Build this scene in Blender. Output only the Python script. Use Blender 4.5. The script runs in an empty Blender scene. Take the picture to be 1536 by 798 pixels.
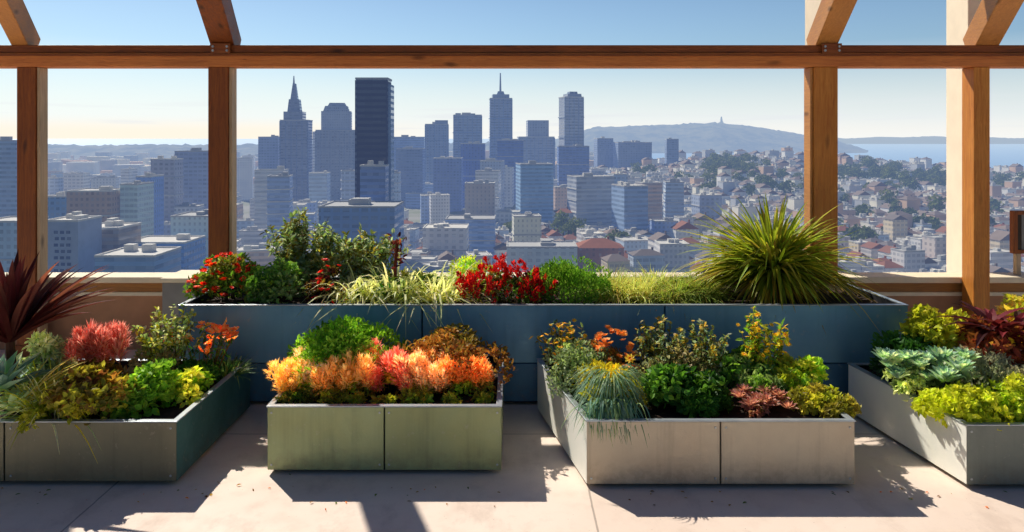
import bpy, math, random
import numpy as np

R = math.radians
PI = math.pi
F, CX, HY, CAMZ = 1100.0, 768.0, 207.0, 2.2      # focal length and horizon of the photo (pixels), eye height (m)
SUN_AZ, SUN_EL = -38.0, 45.0                     # degrees from +Y (towards +X positive)

scene = bpy.context.scene
col = scene.collection
rng = np.random.default_rng(11)
random.seed(5)


def wx(x, Y): return (x - CX) / F * Y
def wz(y, Y): return CAMZ - (y - HY) / F * Y
def ppx(X, Y): return CX + F * X / Y
def ppy(Z, Y): return HY + F * (CAMZ - Z) / Y


def S(h, k=1.0):
    h = h.lstrip('#')
    out = []
    for i in (0, 2, 4):
        c = int(h[i:i + 2], 16) / 255
        c = c / 12.92 if c <= .04045 else ((c + .055) / 1.055) ** 2.4
        out.append(min(1, c * k))
    return tuple(out)


def C4(c): return (c[0], c[1], c[2], 1.0)


# ------------------------------------------------------------------ geometry collector
class Geo:
    def __init__(self):
        self.V, self.Q, self.C, self.M, self.n = [], [], [], [], 0

    def add(self, V, Q, C=None, m=0):
        V = np.asarray(V, float).reshape(-1, 3)
        Q = np.asarray(Q, int).reshape(-1, 4)
        if C is None:
            C = np.ones((len(V), 3)) * .5
        C = np.broadcast_to(np.asarray(C, float), (len(V), 3))
        self.V.append(V); self.Q.append(Q + self.n); self.C.append(C)
        self.M.append(np.full(len(Q), m, int)); self.n += len(V)

    def box(self, x0, x1, y0, y1, z0, z1, m=0, yaw=0, c=(0, 0)):
        V = np.array([(x, y, z) for z in (z0, z1) for (x, y) in ((x0, y0), (x1, y0), (x1, y1), (x0, y1))], float)
        if yaw:
            ca, sa = math.cos(yaw), math.sin(yaw)
            X, Y = V[:, 0] - c[0], V[:, 1] - c[1]
            V[:, 0], V[:, 1] = c[0] + X * ca - Y * sa, c[1] + X * sa + Y * ca
        self.add(V, [(0, 3, 2, 1), (4, 5, 6, 7), (0, 1, 5, 4), (1, 2, 6, 5), (2, 3, 7, 6), (3, 0, 4, 7)], None, m)

    def prism(self, poly, z0, z1, m=0, top=None):
        """four-cornered footprint (counter-clockwise) raised from z0 to z1; top = another footprint for a taper"""
        top = poly if top is None else top
        V = [(p[0], p[1], z0) for p in poly] + [(p[0], p[1], z1) for p in top]
        self.add(V, [(0, 3, 2, 1), (4, 5, 6, 7), (0, 1, 5, 4), (1, 2, 6, 5), (2, 3, 7, 6), (3, 0, 4, 7)], None, m)

    def ring(self, outer, inner, z0, z1, m=0):
        n = len(outer)
        V = [(p[0], p[1], z0) for p in outer] + [(p[0], p[1], z0) for p in inner] + \
            [(p[0], p[1], z1) for p in outer] + [(p[0], p[1], z1) for p in inner]
        Q = []
        for i in range(n):
            j = (i + 1) % n
            Q += [(i, j, 2 * n + j, 2 * n + i), (n + j, n + i, 3 * n + i, 3 * n + j),
                  (2 * n + i, 2 * n + j, 3 * n + j, 3 * n + i), (j, i, n + i, n + j)]
        self.add(V, Q, None, m)

    def tube(self, pts, rad, k=6, m=0, c=None):
        pts = np.asarray(pts, float)
        rad = np.broadcast_to(np.asarray(rad, float), (len(pts),))
        V = []
        for i, p in enumerate(pts):
            d = pts[min(i + 1, len(pts) - 1)] - pts[max(i - 1, 0)]
            d = d / (np.linalg.norm(d) + 1e-9)
            a = np.cross(d, (0.3, 0.9, 0.1)); a /= np.linalg.norm(a) + 1e-9
            b = np.cross(d, a)
            for q in range(k):
                t = 2 * PI * q / k
                V.append(p + rad[i] * (a * math.cos(t) + b * math.sin(t)))
        Q = []
        for i in range(len(pts) - 1):
            for q in range(k):
                r = (q + 1) % k
                Q.append((i * k + q, i * k + r, (i + 1) * k + r, (i + 1) * k + q))
        self.add(V, Q, c, m)

    def build(self, name, mats, parent=None, loc=None, smooth=False, origin=None):
        V = np.concatenate(self.V); Q = np.concatenate(self.Q); C = np.concatenate(self.C); M = np.concatenate(self.M)
        if origin is not None:
            V = V - np.asarray(origin)
        me = bpy.data.meshes.new(name)
        me.vertices.add(len(V)); me.vertices.foreach_set('co', V.astype(np.float32).ravel())
        me.loops.add(len(Q) * 4); me.loops.foreach_set('vertex_index', Q.astype(np.int32).ravel())
        me.polygons.add(len(Q))
        me.polygons.foreach_set('loop_start', np.arange(0, len(Q) * 4, 4, dtype=np.int32))
        me.polygons.foreach_set('loop_total', np.full(len(Q), 4, np.int32))
        me.polygons.foreach_set('material_index', M.astype(np.int32))
        me.polygons.foreach_set('use_smooth', np.full(len(Q), smooth, bool))
        ca = me.color_attributes.new('Col', 'FLOAT_COLOR', 'POINT')
        ca.data.foreach_set('color', np.concatenate([C, np.ones((len(C), 1))], 1).astype(np.float32).ravel())
        me.update(calc_edges=True)
        if not isinstance(mats, (list, tuple)):
            mats = [mats]
        for m in mats:
            me.materials.append(m)
        o = bpy.data.objects.new(name, me)
        col.objects.link(o)
        if parent is not None:
            o.parent = parent
        if loc is not None:
            o.location = loc
        return o


def tag(o, label=None, cat=None, group=None, kind=None):
    if label: o['label'] = label
    if cat: o['category'] = cat
    if group: o['group'] = group
    if kind: o['kind'] = kind
    return o


def empty(name, loc, label=None, cat=None, group=None):
    o = bpy.data.objects.new(name, None); col.objects.link(o)
    o.location = loc; o.empty_display_size = .1
    return tag(o, label, cat, group)


def bevel(o, w=.004, seg=2):
    m = o.modifiers.new('Bevel', 'BEVEL'); m.width = w; m.segments = seg; m.limit_method = 'ANGLE'
    return o


def offset(poly, d):
    """move every edge of a counter-clockwise polygon inwards by d"""
    n = len(poly); P = [np.array(p[:2], float) for p in poly]; L = []
    for i in range(n):
        a, b = P[i], P[(i + 1) % n]
        t = (b - a) / np.linalg.norm(b - a)
        nn = np.array((-t[1], t[0]))
        L.append((a + nn * d, t))
    out = []
    for i in range(n):
        (a, t), (b, s) = L[i - 1], L[i]
        u = np.linalg.solve(np.array([t, -s]).T, b - a)[0]
        out.append(tuple(a + t * u))
    return out


# ------------------------------------------------------------------ materials
class NT:
    def __init__(self, name):
        self.m = bpy.data.materials.new(name); self.m.use_nodes = True
        self.t = self.m.node_tree; self.t.nodes.clear()
        self.out = self.t.nodes.new('ShaderNodeOutputMaterial')

    def n(self, typ, **kw):
        nd = self.t.nodes.new(typ)
        for k, v in kw.items():
            if k.startswith('i_'):
                key = k[2:]
                key = int(key) if key.isdigit() else key.replace('_', ' ')
                self.put(nd.inputs[key], v)
            else:
                setattr(nd, k, v)
        return nd

    def put(self, sock, v):
        if isinstance(v, bpy.types.NodeSocket):
            self.t.links.new(v, sock)
        else:
            if isinstance(v, tuple) and len(v) == 3 and sock.type == 'RGBA':
                v = C4(v)
            sock.default_value = v

    def math(self, op, a, b=None, c=None, clamp=False):
        nd = self.n('ShaderNodeMath', operation=op); nd.use_clamp = clamp
        self.put(nd.inputs[0], a)
        if b is not None: self.put(nd.inputs[1], b)
        if c is not None: self.put(nd.inputs[2], c)
        return nd.outputs[0]

    def mix(self, f, a, b, blend='MIX'):
        nd = self.n('ShaderNodeMix', data_type='RGBA', blend_type=blend)
        self.put(nd.inputs[0], f); self.put(nd.inputs[6], a); self.put(nd.inputs[7], b)
        return nd.outputs[2]

    def noise(self, scale, detail=4, vec=None, rough=.55):
        nd = self.n('ShaderNodeTexNoise'); nd.inputs['Scale'].default_value = scale
        nd.inputs['Detail'].default_value = detail; nd.inputs['Roughness'].default_value = rough
        if vec is not None: self.put(nd.inputs['Vector'], vec)
        return nd.outputs[0]

    def ramp(self, v, lo, hi, a=0., b=1.):
        nd = self.n('ShaderNodeMapRange'); nd.inputs[1].default_value = lo; nd.inputs[2].default_value = hi
        nd.inputs[3].default_value = a; nd.inputs[4].default_value = b
        self.put(nd.inputs[0], v)
        return nd.outputs[0]

    def mapping(self, vec, scale):
        nd = self.n('ShaderNodeMapping'); nd.inputs['Scale'].default_value = scale
        self.put(nd.inputs[0], vec)
        return nd.outputs[0]

    def bsdf(self, color, rough=.6, metal=0., spec=.4, normal=None):
        nd = self.n('ShaderNodeBsdfPrincipled')
        self.put(nd.inputs['Base Color'], color); self.put(nd.inputs['Roughness'], rough)
        self.put(nd.inputs['Metallic'], metal); self.put(nd.inputs['Specular IOR Level'], spec)
        if normal is not None: self.put(nd.inputs['Normal'], normal)
        return nd.outputs[0]

    def bump(self, h, strength=.3, dist=.01):
        nd = self.n('ShaderNodeBump'); nd.inputs['Strength'].default_value = strength
        nd.inputs['Distance'].default_value = dist
        self.put(nd.inputs['Height'], h)
        return nd.outputs[0]

    def fin(self, sh):
        self.t.links.new(sh, self.out.inputs[0]); return self.m


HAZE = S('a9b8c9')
HAZE_D = (5000., 4000., 2400.)      # haze painted into far materials as emission; blue builds up first, red last


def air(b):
    """share of a far thing's own light that gets through the air (per channel), and the haze glow painted on in its place"""
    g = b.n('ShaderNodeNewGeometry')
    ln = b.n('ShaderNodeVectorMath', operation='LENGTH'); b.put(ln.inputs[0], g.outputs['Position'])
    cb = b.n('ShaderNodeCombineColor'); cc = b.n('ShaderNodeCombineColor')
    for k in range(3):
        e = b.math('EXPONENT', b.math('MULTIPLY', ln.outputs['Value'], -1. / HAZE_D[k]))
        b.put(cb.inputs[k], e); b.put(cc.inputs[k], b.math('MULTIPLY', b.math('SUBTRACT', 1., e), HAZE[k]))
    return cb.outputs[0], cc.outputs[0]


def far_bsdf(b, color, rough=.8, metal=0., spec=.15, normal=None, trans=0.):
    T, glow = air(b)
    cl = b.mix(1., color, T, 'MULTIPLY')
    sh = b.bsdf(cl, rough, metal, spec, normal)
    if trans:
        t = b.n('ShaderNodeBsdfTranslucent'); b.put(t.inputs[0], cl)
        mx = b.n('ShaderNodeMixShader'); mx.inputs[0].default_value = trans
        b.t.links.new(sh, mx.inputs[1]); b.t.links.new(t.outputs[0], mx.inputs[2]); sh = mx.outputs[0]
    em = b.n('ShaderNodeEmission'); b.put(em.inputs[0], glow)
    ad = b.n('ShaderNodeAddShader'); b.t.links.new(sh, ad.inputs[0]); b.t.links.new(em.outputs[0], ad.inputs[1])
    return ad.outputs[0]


def mat_leaf(name='leaf', trans=.45, haze=False, gain=1.7, tint=(1., .98, .62)):
    b = NT(name)
    a = b.n('ShaderNodeAttribute', attribute_name='Col').outputs['Color']
    if haze:
        return b.fin(far_bsdf(b, a, .6, 0, .1, None, trans))
    a = b.mix(1., a, (gain * 1.05, gain, gain * .9), 'MULTIPLY')
    p = b.bsdf(a, .5, 0, .3)
    t = b.n('ShaderNodeBsdfTranslucent'); b.put(t.inputs[0], b.mix(1., a, tint, 'MULTIPLY'))
    mx = b.n('ShaderNodeMixShader'); mx.inputs[0].default_value = trans
    b.t.links.new(p, mx.inputs[1]); b.t.links.new(t.outputs[0], mx.inputs[2])
    return b.fin(mx.outputs[0])


def mat_metal(name, c, c2, metal=.35, rough=.42, streak=1.):
    b = NT(name)
    tc = b.n('ShaderNodeTexCoord').outputs['Object']
    n1 = b.noise(2.2, 6, tc); n2 = b.noise(7, 5, b.mapping(tc, (1.6, 1.6, .1)), .65); n3 = b.noise(60, 3, tc); n4 = b.noise(16, 6, tc, .7)
    z = b.n('ShaderNodeSeparateXYZ'); b.put(z.inputs[0], tc)
    colr = b.mix(b.ramp(n1, .35, .68), c, c2)
    colr = b.mix(b.math('MULTIPLY', b.ramp(n2, .5, .72), .32 * streak), colr, tuple(x * .42 for x in c))
    foot = b.math('MULTIPLY', b.ramp(z.outputs[2], .02, .2, 1., 0.), b.ramp(n4, .42, .62))
    colr = b.mix(b.math('MULTIPLY', foot, .4 * streak), colr, S('6e5b48'))
    colr = b.mix(b.math('MULTIPLY', b.ramp(n4, .6, .68), .25 * streak), colr, S('c9c2b4'))
    rg = b.math('ADD', b.ramp(n1, .3, .7, rough - .1, rough + .14), b.ramp(n4, .3, .7, -.08, .1))
    return b.fin(b.bsdf(colr, rg, metal, .45, b.bump(b.math('ADD', b.math('ADD', n3, n1), n4), .16, .005)))


def mat_wood(name, c1, c2, axis=0, rough=.5):
    b = NT(name)
    tc = b.n('ShaderNodeTexCoord').outputs['Object']
    sc = [22., 22., 22.]; sc[axis] = .9
    s2 = [60., 60., 60.]; s2[axis] = 1.1
    s3 = [5., 5., 5.]; s3[axis] = 1.6
    wob = b.n('ShaderNodeVectorMath', operation='ADD'); b.put(wob.inputs[0], tc)
    nv = b.n('ShaderNodeTexNoise'); nv.inputs['Scale'].default_value = 3.; b.put(nv.inputs['Vector'], tc)
    sm = b.n('ShaderNodeVectorMath', operation='SCALE'); b.put(sm.inputs[0], nv.outputs[1]); sm.inputs['Scale'].default_value = .06
    b.put(wob.inputs[1], sm.outputs[0]); tw = wob.outputs[0]
    g = b.noise(2.4, 7, b.mapping(tw, tuple(sc)), .68)
    f = b.noise(2., 3, b.mapping(tw, tuple(s2)), .6)
    big = b.noise(1.1, 4, tc)
    vo = b.n('ShaderNodeTexVoronoi'); vo.inputs['Scale'].default_value = 1.; b.put(vo.inputs['Vector'], b.mapping(tw, tuple(s3)))
    knot = b.ramp(vo.outputs['Distance'], .05, .16, 1., 0.)
    colr = b.mix(b.ramp(g, .3, .7), c1, c2)
    colr = b.mix(b.math('MULTIPLY', b.ramp(f, .55, .75), .45), colr, tuple(x * .4 for x in c1))
    colr = b.mix(b.math('MULTIPLY', b.ramp(big, .4, .72), .45), colr, tuple(x * .6 for x in c1))
    colr = b.mix(b.math('MULTIPLY', knot, .75), colr, tuple(x * .22 for x in c1))
    crack = b.ramp(g, .27, .31, 1., 0.)
    colr = b.mix(b.math('MULTIPLY', crack, .8), colr, (.012, .007, .004))
    return b.fin(b.bsdf(colr, b.ramp(g, .3, .7, rough - .08, rough + .14), 0, .4, b.bump(b.math('SUBTRACT', g, crack), .4, .008)))


def mat_plain(name, c, var=.12, scale=3., rough=.75, bump=.15, haze=False, metal=0.):
    b = NT(name)
    tc = b.n('ShaderNodeTexCoord').outputs['Object']
    n1 = b.noise(scale, 6, tc)
    colr = b.mix(b.ramp(n1, .3, .72), tuple(x * (1 - var) for x in c), tuple(min(1, x * (1 + var)) for x in c))
    nb_ = b.bump(n1, bump, .02 / scale * 3)
    return b.fin(far_bsdf(b, colr, rough, metal, .15, nb_) if haze else b.bsdf(colr, rough, metal, .3, nb_))


def mat_floor():
    b = NT('terrace_concrete')
    P = b.n('ShaderNodeNewGeometry').outputs['Position']
    n1 = b.noise(.9, 6, P); n2 = b.noise(7, 6, P); n3 = b.noise(90, 2, P)
    c = b.mix(b.ramp(n1, .3, .7), S('ecd6c4'), S('f5e4d4'))
    c = b.mix(b.math('MULTIPLY', b.ramp(n2, .5, .8), .35), c, S('cfb8a6'))
    c = b.mix(b.math('MULTIPLY', b.ramp(n3, .62, .8), .18), c, S('a9968a'))
    sx = b.n('ShaderNodeSeparateXYZ'); b.put(sx.inputs[0], P)
    vor = b.n('ShaderNodeTexVoronoi'); vor.inputs['Scale'].default_value = 34; b.put(vor.inputs['Vector'], P)
    grit = b.math('LESS_THAN', vor.outputs['Distance'], b.ramp(b.noise(20, 2, P), .45, .75, 0., .16))
    c = b.mix(b.math('MULTIPLY', grit, .45), c, S('6a5648'))
    st = b.noise(2.6, 7, b.mapping(P, (1., .6, 1.)), .7)
    c = b.mix(b.math('MULTIPLY', b.ramp(st, .54, .66), .3), c, S('b49c8a'))
    sl = b.n('ShaderNodeTexWhiteNoise', noise_dimensions='2D'); fv = b.n('ShaderNodeCombineXYZ')
    b.put(fv.inputs[0], b.math('FLOOR', b.math('DIVIDE', b.math('ADD', sx.outputs[0], 2.52), 3.))); b.put(fv.inputs[1], b.math('FLOOR', b.math('DIVIDE', b.math('ADD', sx.outputs[1], .55), 3.)))
    b.put(sl.inputs[0], fv.outputs[0])
    c = b.mix(b.math('MULTIPLY', sl.outputs[0], .22), c, S('d9c2ae'))
    wob = b.math('MULTIPLY', b.math('SUBTRACT', n2, .5), .012)
    fx = b.math('ABSOLUTE', b.math('SUBTRACT', b.math('PINGPONG', b.math('ADD', b.math('ADD', sx.outputs[0], wob), 2.52), 1.5), 0.))
    fy = b.math('ABSOLUTE', b.math('PINGPONG', b.math('ADD', b.math('ADD', sx.outputs[1], wob), .55), 1.5))
    d = b.math('MINIMUM', fx, fy)
    j = b.math('LESS_THAN', d, .006)
    c = b.mix(b.math('MULTIPLY', j, .55), c, S('6f6258'))
    h = b.math('SUBTRACT', b.math('MULTIPLY', n3, .2), b.math('MULTIPLY', j, 1.))
    return b.fin(b.bsdf(c, b.ramp(n2, .3, .7, .6, .85), 0, .3, b.bump(h, .25, .008)))


def mat_facade(name='facade', dens=1., dark=.6):
    b = NT(name)
    tc = b.n('ShaderNodeTexCoord')
    ob = b.n('ShaderNodeObjectInfo')
    p = b.n('ShaderNodeSeparateXYZ'); b.put(p.inputs[0], tc.outputs['Object'])
    nn = b.n('ShaderNodeSeparateXYZ'); b.put(nn.inputs[0], tc.outputs['Normal'])
    isx = b.math('GREATER_THAN', b.math('ABSOLUTE', nn.outputs[0]), .6)
    u = b.math('ADD', b.math('MULTIPLY', p.outputs[1], isx), b.math('MULTIPLY', p.outputs[0], b.math('SUBTRACT', 1., isx)))
    pitch = b.math('ADD', b.math('MULTIPLY', ob.outputs['Random'], 2.2), 2.6 * dens)
    uf = b.math('FRACT', b.math('DIVIDE', b.math('ADD', u, 500.3), pitch))
    vf = b.math('FRACT', b.math('DIVIDE', b.math('ADD', p.outputs[2], 300.9), b.math('ADD', b.math('MULTIPLY', ob.outputs['Random'], .6), 3.2)))
    wide = b.math('ADD', .34, b.math('MULTIPLY', b.math('FRACT', b.math('MULTIPLY', ob.outputs['Random'], 7.3)), .95))
    w = b.math('MULTIPLY', b.math('LESS_THAN', uf, wide), b.math('MULTIPLY', b.math('GREATER_THAN', vf, .28), b.math('LESS_THAN', vf, .8)))
    w = b.math('MULTIPLY', w, b.math('LESS_THAN', b.math('ABSOLUTE', nn.outputs[2]), .5))
    cell = b.n('ShaderNodeTexWhiteNoise', noise_dimensions='3D')
    cv = b.n('ShaderNodeCombineXYZ')
    b.put(cv.inputs[0], b.math('FLOOR', b.math('DIVIDE', b.math('ADD', u, 500.3), pitch)))
    b.put(cv.inputs[1], b.math('FLOOR', b.math('DIVIDE', p.outputs[2], 3.4))); b.put(cv.inputs[2], ob.outputs['Random'])
    b.put(cell.inputs[0], cv.outputs[0])
    glass = b.mix(cell.outputs[0], S('222c3e'), S('9aa6b6'))
    n1 = b.noise(.06, 4, tc.outputs['Object']); 
    wall = b.mix(1., ob.outputs['Color'], b.mix(b.ramp(n1, .3, .7), (.82, .82, .84), (1.08, 1.05, 1.0)), 'MULTIPLY')
    c = b.mix(b.math('MULTIPLY', w, dark), wall, glass)
    return b.fin(far_bsdf(b, c, b.ramp(w, 0, 1, .8, .12), 0, .5))


def mat_roof(name, c1, c2):
    b = NT(name)
    ob = b.n('ShaderNodeObjectInfo')
    n = b.noise(.2, 4, b.n('ShaderNodeTexCoord').outputs['Object'])
    c = b.mix(ob.outputs['Random'], c1, c2)
    c = b.mix(b.math('MULTIPLY', b.ramp(n, .4, .7), .4), c, tuple(x * .6 for x in c1))
    return b.fin(far_bsdf(b, c, .85))


LEAF = mat_leaf()
PETAL = mat_leaf('petal', .4, gain=1.6, tint=(1., 1., 1.))
FLEAF = mat_leaf('far_leaf', .2, haze=True)
FLOOR = mat_floor()
SOIL = mat_plain('soil', S('3a2c22'), .45, 30, .95, .9)
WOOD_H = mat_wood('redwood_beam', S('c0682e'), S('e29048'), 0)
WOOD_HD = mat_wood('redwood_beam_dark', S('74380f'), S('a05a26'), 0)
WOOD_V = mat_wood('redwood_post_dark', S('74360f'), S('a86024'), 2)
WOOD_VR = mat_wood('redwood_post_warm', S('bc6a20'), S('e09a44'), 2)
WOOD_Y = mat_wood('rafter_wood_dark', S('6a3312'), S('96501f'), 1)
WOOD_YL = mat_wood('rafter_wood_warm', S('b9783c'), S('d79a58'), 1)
WOOD_P = mat_wood('pale_lit_side_and_leg_wood', S('b69774'), S('d8bf9a'), 2)
STUCCO = mat_plain('cream_stucco', S('f3e3c9'), .05, 5, .85, .25)
TERRA = mat_plain('terracotta_stucco', S('b98a68'), .14, 4, .85, .3)
COPING = mat_plain('cream_coping', S('efe0c0'), .08, 6, .7, .2)
BAND = mat_wood('parapet_board', S('96602c'), S('b8803c'), 0)
CONC = mat_plain('grey_concrete', S('8c8a86'), .14, 5, .85, .3)
RIM = mat_plain('galvanised_rim', S('b4bcc0'), .12, 8, .35, .05, metal=.5)
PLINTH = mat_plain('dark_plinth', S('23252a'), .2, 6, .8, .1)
DARKGLASS = mat_plain('dark_panel', S('2a1e16'), .2, 6, .3, .05)

M_OLIVE = mat_metal('olive_grey_steel', S('74725f'), S('86836c'))
M_TEAL = mat_metal('teal_steel', S('4d8080'), S('3c686c'))
M_SAGE = mat_metal('sage_steel', S('96a67e'), S('a4aa78'))
M_TAUPE = mat_metal('taupe_steel', S('b6aa96'), S('c8bea8'))
M_LIT_SIDE = mat_metal('sunlit_side_steel', S('fbfaf0'), S('f6f7ea'), .0, .55, .12)  # near-white so the sun-facing planter sides carry sunlight in their colour
M_SLATE = mat_metal('slate_steel', S('6b7672'), S('7d857e'))
M_BLUE = mat_metal('blue_steel', S('7cb0ca'), S('6ca0bc'), .2, .45)
M_BLUE2 = mat_metal('blue_steel_plinth', S('5486a8'), S('477898'), .2, .45)

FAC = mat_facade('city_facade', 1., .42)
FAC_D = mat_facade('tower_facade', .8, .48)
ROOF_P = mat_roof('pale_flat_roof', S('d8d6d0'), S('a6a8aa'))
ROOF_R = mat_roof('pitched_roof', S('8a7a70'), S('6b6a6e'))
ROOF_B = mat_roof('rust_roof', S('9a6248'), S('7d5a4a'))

# ------------------------------------------------------------------ plants: leaf builders
def unit(a): return a / (np.linalg.norm(a, axis=-1, keepdims=True) + 1e-9)


def leaf_quads(g, P, D, N, L, W, C, fold=.18, droop=.15, m=0):
    """folded six-point leaves: two quads each, base at P, pointing along D, upper side N"""
    n = len(P)
    D = unit(D); N = unit(N - D * (N * D).sum(-1, keepdims=True)); Sd = np.cross(D, N)
    L = np.broadcast_to(np.asarray(L, float), (n,))[:, None]; W = np.broadcast_to(np.asarray(W, float), (n,))[:, None]
    f = N * W * fold
    a = P + D * L * .3; c = P + D * L * .68 - N * L * droop * .35
    V = np.stack([P, a + Sd * W * .5 + f, c + Sd * W * .42 + f, P + D * L - N * L * droop,
                  c - Sd * W * .42 + f, a - Sd * W * .5 + f], 1).reshape(-1, 3)
    b = np.arange(n)[:, None] * 6
    Q = np.concatenate([b + np.array([0, 1, 2, 3]), b + np.array([0, 3, 4, 5])], 0)
    g.add(V, Q, np.repeat(C, 6, 0), m)


def pick(pal, n, r, spread=.18):
    pal = np.array(pal, float)
    i = r.integers(0, len(pal), n)
    return np.clip(pal[i] * np.exp(r.normal(0, spread, (n, 1))) * np.exp(r.normal(0, .05, (n, 3))), 0, 1)


def rdir(n, r, zmin=-1.):
    z = r.uniform(zmin, 1, n); a = r.uniform(0, 2 * PI, n); q = np.sqrt(1 - z * z)
    return np.stack([q * np.cos(a), q * np.sin(a), z], 1)


def mound(g, w, d, h, n, L, W, pal, clumps=14, seed=0, up=.25, cr=.34, c0=(0, 0, 0), droop=.2, stems=True):
    """a shrub: leaf clumps of uneven size over the volume of a dome"""
    r = np.random.default_rng(seed + 100)
    K = clumps
    cd = rdir(K, r, -.05)
    rad = r.uniform(.35, .82, (K, 1))
    rad[cd[:, 2:3] > .6] *= .92
    cc = cd * rad * np.array([w / 2, d / 2, h * .78]); cc[:, 2] = np.abs(cc[:, 2]) + h * .12
    cs = r.uniform(.7, 1.25, K) * cr * min(w, (d + w) / 2, h * 2.0) * .62
    tint = np.exp(r.normal(0, .16, K))
    base = np.array(pal, float)[r.integers(0, len(pal), K)]
    i = r.integers(0, K, n)
    dr = unit(rdir(n, r) + np.array([0, 0, .35]) + .5 * unit(cc[i]))
    P = cc[i] + dr * (cs[i] * r.uniform(.45, 1.0, n) ** .5)[:, None] * np.array([1, 1, .85])
    P[:, 2] = np.maximum(P[:, 2], .01)
    D = unit(dr * .55 + .75 * rdir(n, r) + np.array([0, 0, up]))
    N = unit(dr + .55 * rdir(n, r) + np.array([0, 0, .35]))
    C = base[i] * .6 + pick(pal, n, r) * .4
    C = np.clip(C * tint[i][:, None] * np.exp(r.normal(0, .16, (n, 1))), 0, 1)
    s = r.uniform(.65, 1.25, n)
    P = P + np.array(c0)
    leaf_quads(g, P, D, N, L * s, W * s, C, droop=droop)
    if stems:
        for k in range(K):
            e = cc[k] + np.array(c0); b0 = np.array([e[0] * .25 + c0[0] * .75, e[1] * .25 + c0[1] * .75, c0[2] - .02])
            g.tube([b0, (b0 + e) / 2 + np.array([0, 0, .02]), e], [.006, .004, .003], 4, 0, S('4a3a22'))


def blades(g, base, az, el, L, W, droop, C, seg=6, fold=.25, tipc=None, side=None):
    n = len(base)
    az = np.asarray(az); el = np.asarray(el)
    d = np.stack([np.cos(el) * np.cos(az), np.cos(el) * np.sin(az), np.sin(el)], 1)
    h = np.stack([np.cos(az), np.sin(az), np.zeros(n)], 1)
    sd = np.stack([-np.sin(az), np.cos(az), np.zeros(n)], 1)
    L = np.broadcast_to(np.asarray(L, float), (n,)); W = np.broadcast_to(np.asarray(W, float), (n,)); droop = np.broadcast_to(np.asarray(droop, float), (n,))
    rings = []; cols = []
    for k in range(seg + 1):
        t = k / seg
        c = base + d * (L * t)[:, None]
        c[:, 2] -= droop * L * t ** 2.2
        c += h * (droop * L * .15 * t * t)[:, None]
        w = W * (1 - t ** 2.2) * (0.65 + .7 * min(t * 2, 1) * .5) + .0004
        up = np.cross(sd, d); up[up[:, 2] < 0] *= -1
        rings.append(np.stack([c + sd * (w / 2)[:, None] + up * (w * fold)[:, None], c, c - sd * (w / 2)[:, None] + up * (w * fold)[:, None]], 1))
        cc = C if tipc is None else C * (1 - t) + tipc * t
        cols.append(np.repeat(cc[:, None, :], 3, 1))
    V = np.stack(rings, 1).reshape(-1, 3); CC = np.stack(cols, 1).reshape(-1, 3)
    b = (np.arange(n) * (seg + 1) * 3)[:, None]
    Q = []
    for k in range(seg):
        for s in (0, 1):
            Q.append(b + np.array([k * 3 + s, k * 3 + s + 1, (k + 1) * 3 + s + 1, (k + 1) * 3 + s]))
    g.add(V, np.concatenate(Q, 0), CC)


def grass(g, w, d, h, n, pal, W=.006, arch=.6, seed=0, c0=(0, 0, 0), tip=None):
    r = np.random.default_rng(seed + 300)
    a = r.uniform(0, 2 * PI, n); q = np.sqrt(r.uniform(0, 1, n)) * .32
    base = np.stack([np.cos(a) * q * w, np.sin(a) * q * d, np.zeros(n)], 1) + np.array(c0)
    az = a + r.normal(0, .5, n)
    el = np.clip(PI / 2 - np.abs(r.normal(0, .5, n)) - q, .35, 1.55)
    L = h * r.uniform(.7, 1.25, n) * (1 + .25 * (1 - np.sin(el)))
    C = pick(pal, n, r)
    blades(g, base, az, el, L, W * r.uniform(.7, 1.3, n), arch * r.uniform(.4, 1.1, n), C, 5,
           tipc=None if tip is None else pick(tip, n, r))


def stemmy(g, w, d, h, n, pal, L, W, seed=0, per=16, stem=S('5b5230'), lo=.25, c0=(0, 0, 0)):
    """airy shrub: thin curved stems with leaves along them"""
    r = np.random.default_rng(seed + 500)
    tips = []
    for k in range(n):
        a = r.uniform(0, 2 * PI); q = math.sqrt(r.uniform(0, 1))
        b0 = np.array([math.cos(a) * q * w * .18, math.sin(a) * q * d * .18, 0]) + np.array(c0)
        hh = h * r.uniform(.7, 1.0) * (1 - .25 * q * q)
        e = np.array([math.cos(a) * q * w * .5, math.sin(a) * q * d * .5, hh]) + np.array(c0)
        m = (b0 + e) / 2 + np.array([r.normal(0, .03) * w, r.normal(0, .03) * w, h * .08])
        t = np.linspace(0, 1, 6)[:, None]
        pts = b0 * (1 - t) ** 2 + 2 * m * t * (1 - t) + e * t ** 2
        g.tube(pts, np.linspace(.005, .002, 6), 4, 0, stem)
        tips.append(e)
        tt = r.uniform(lo, 1, per)[:, None]
        P = b0 * (1 - tt) ** 2 + 2 * m * tt * (1 - tt) + e * tt ** 2
        D = unit(rdir(per, r) + np.array([0, 0, .35])); N = unit(rdir(per, r) * .6 + np.array([0, 0, 1.]))
        s = r.uniform(.6, 1.2, per)
        leaf_quads(g, P, D, N, L * s, W * s, pick(pal, per, r))
    return tips


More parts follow.
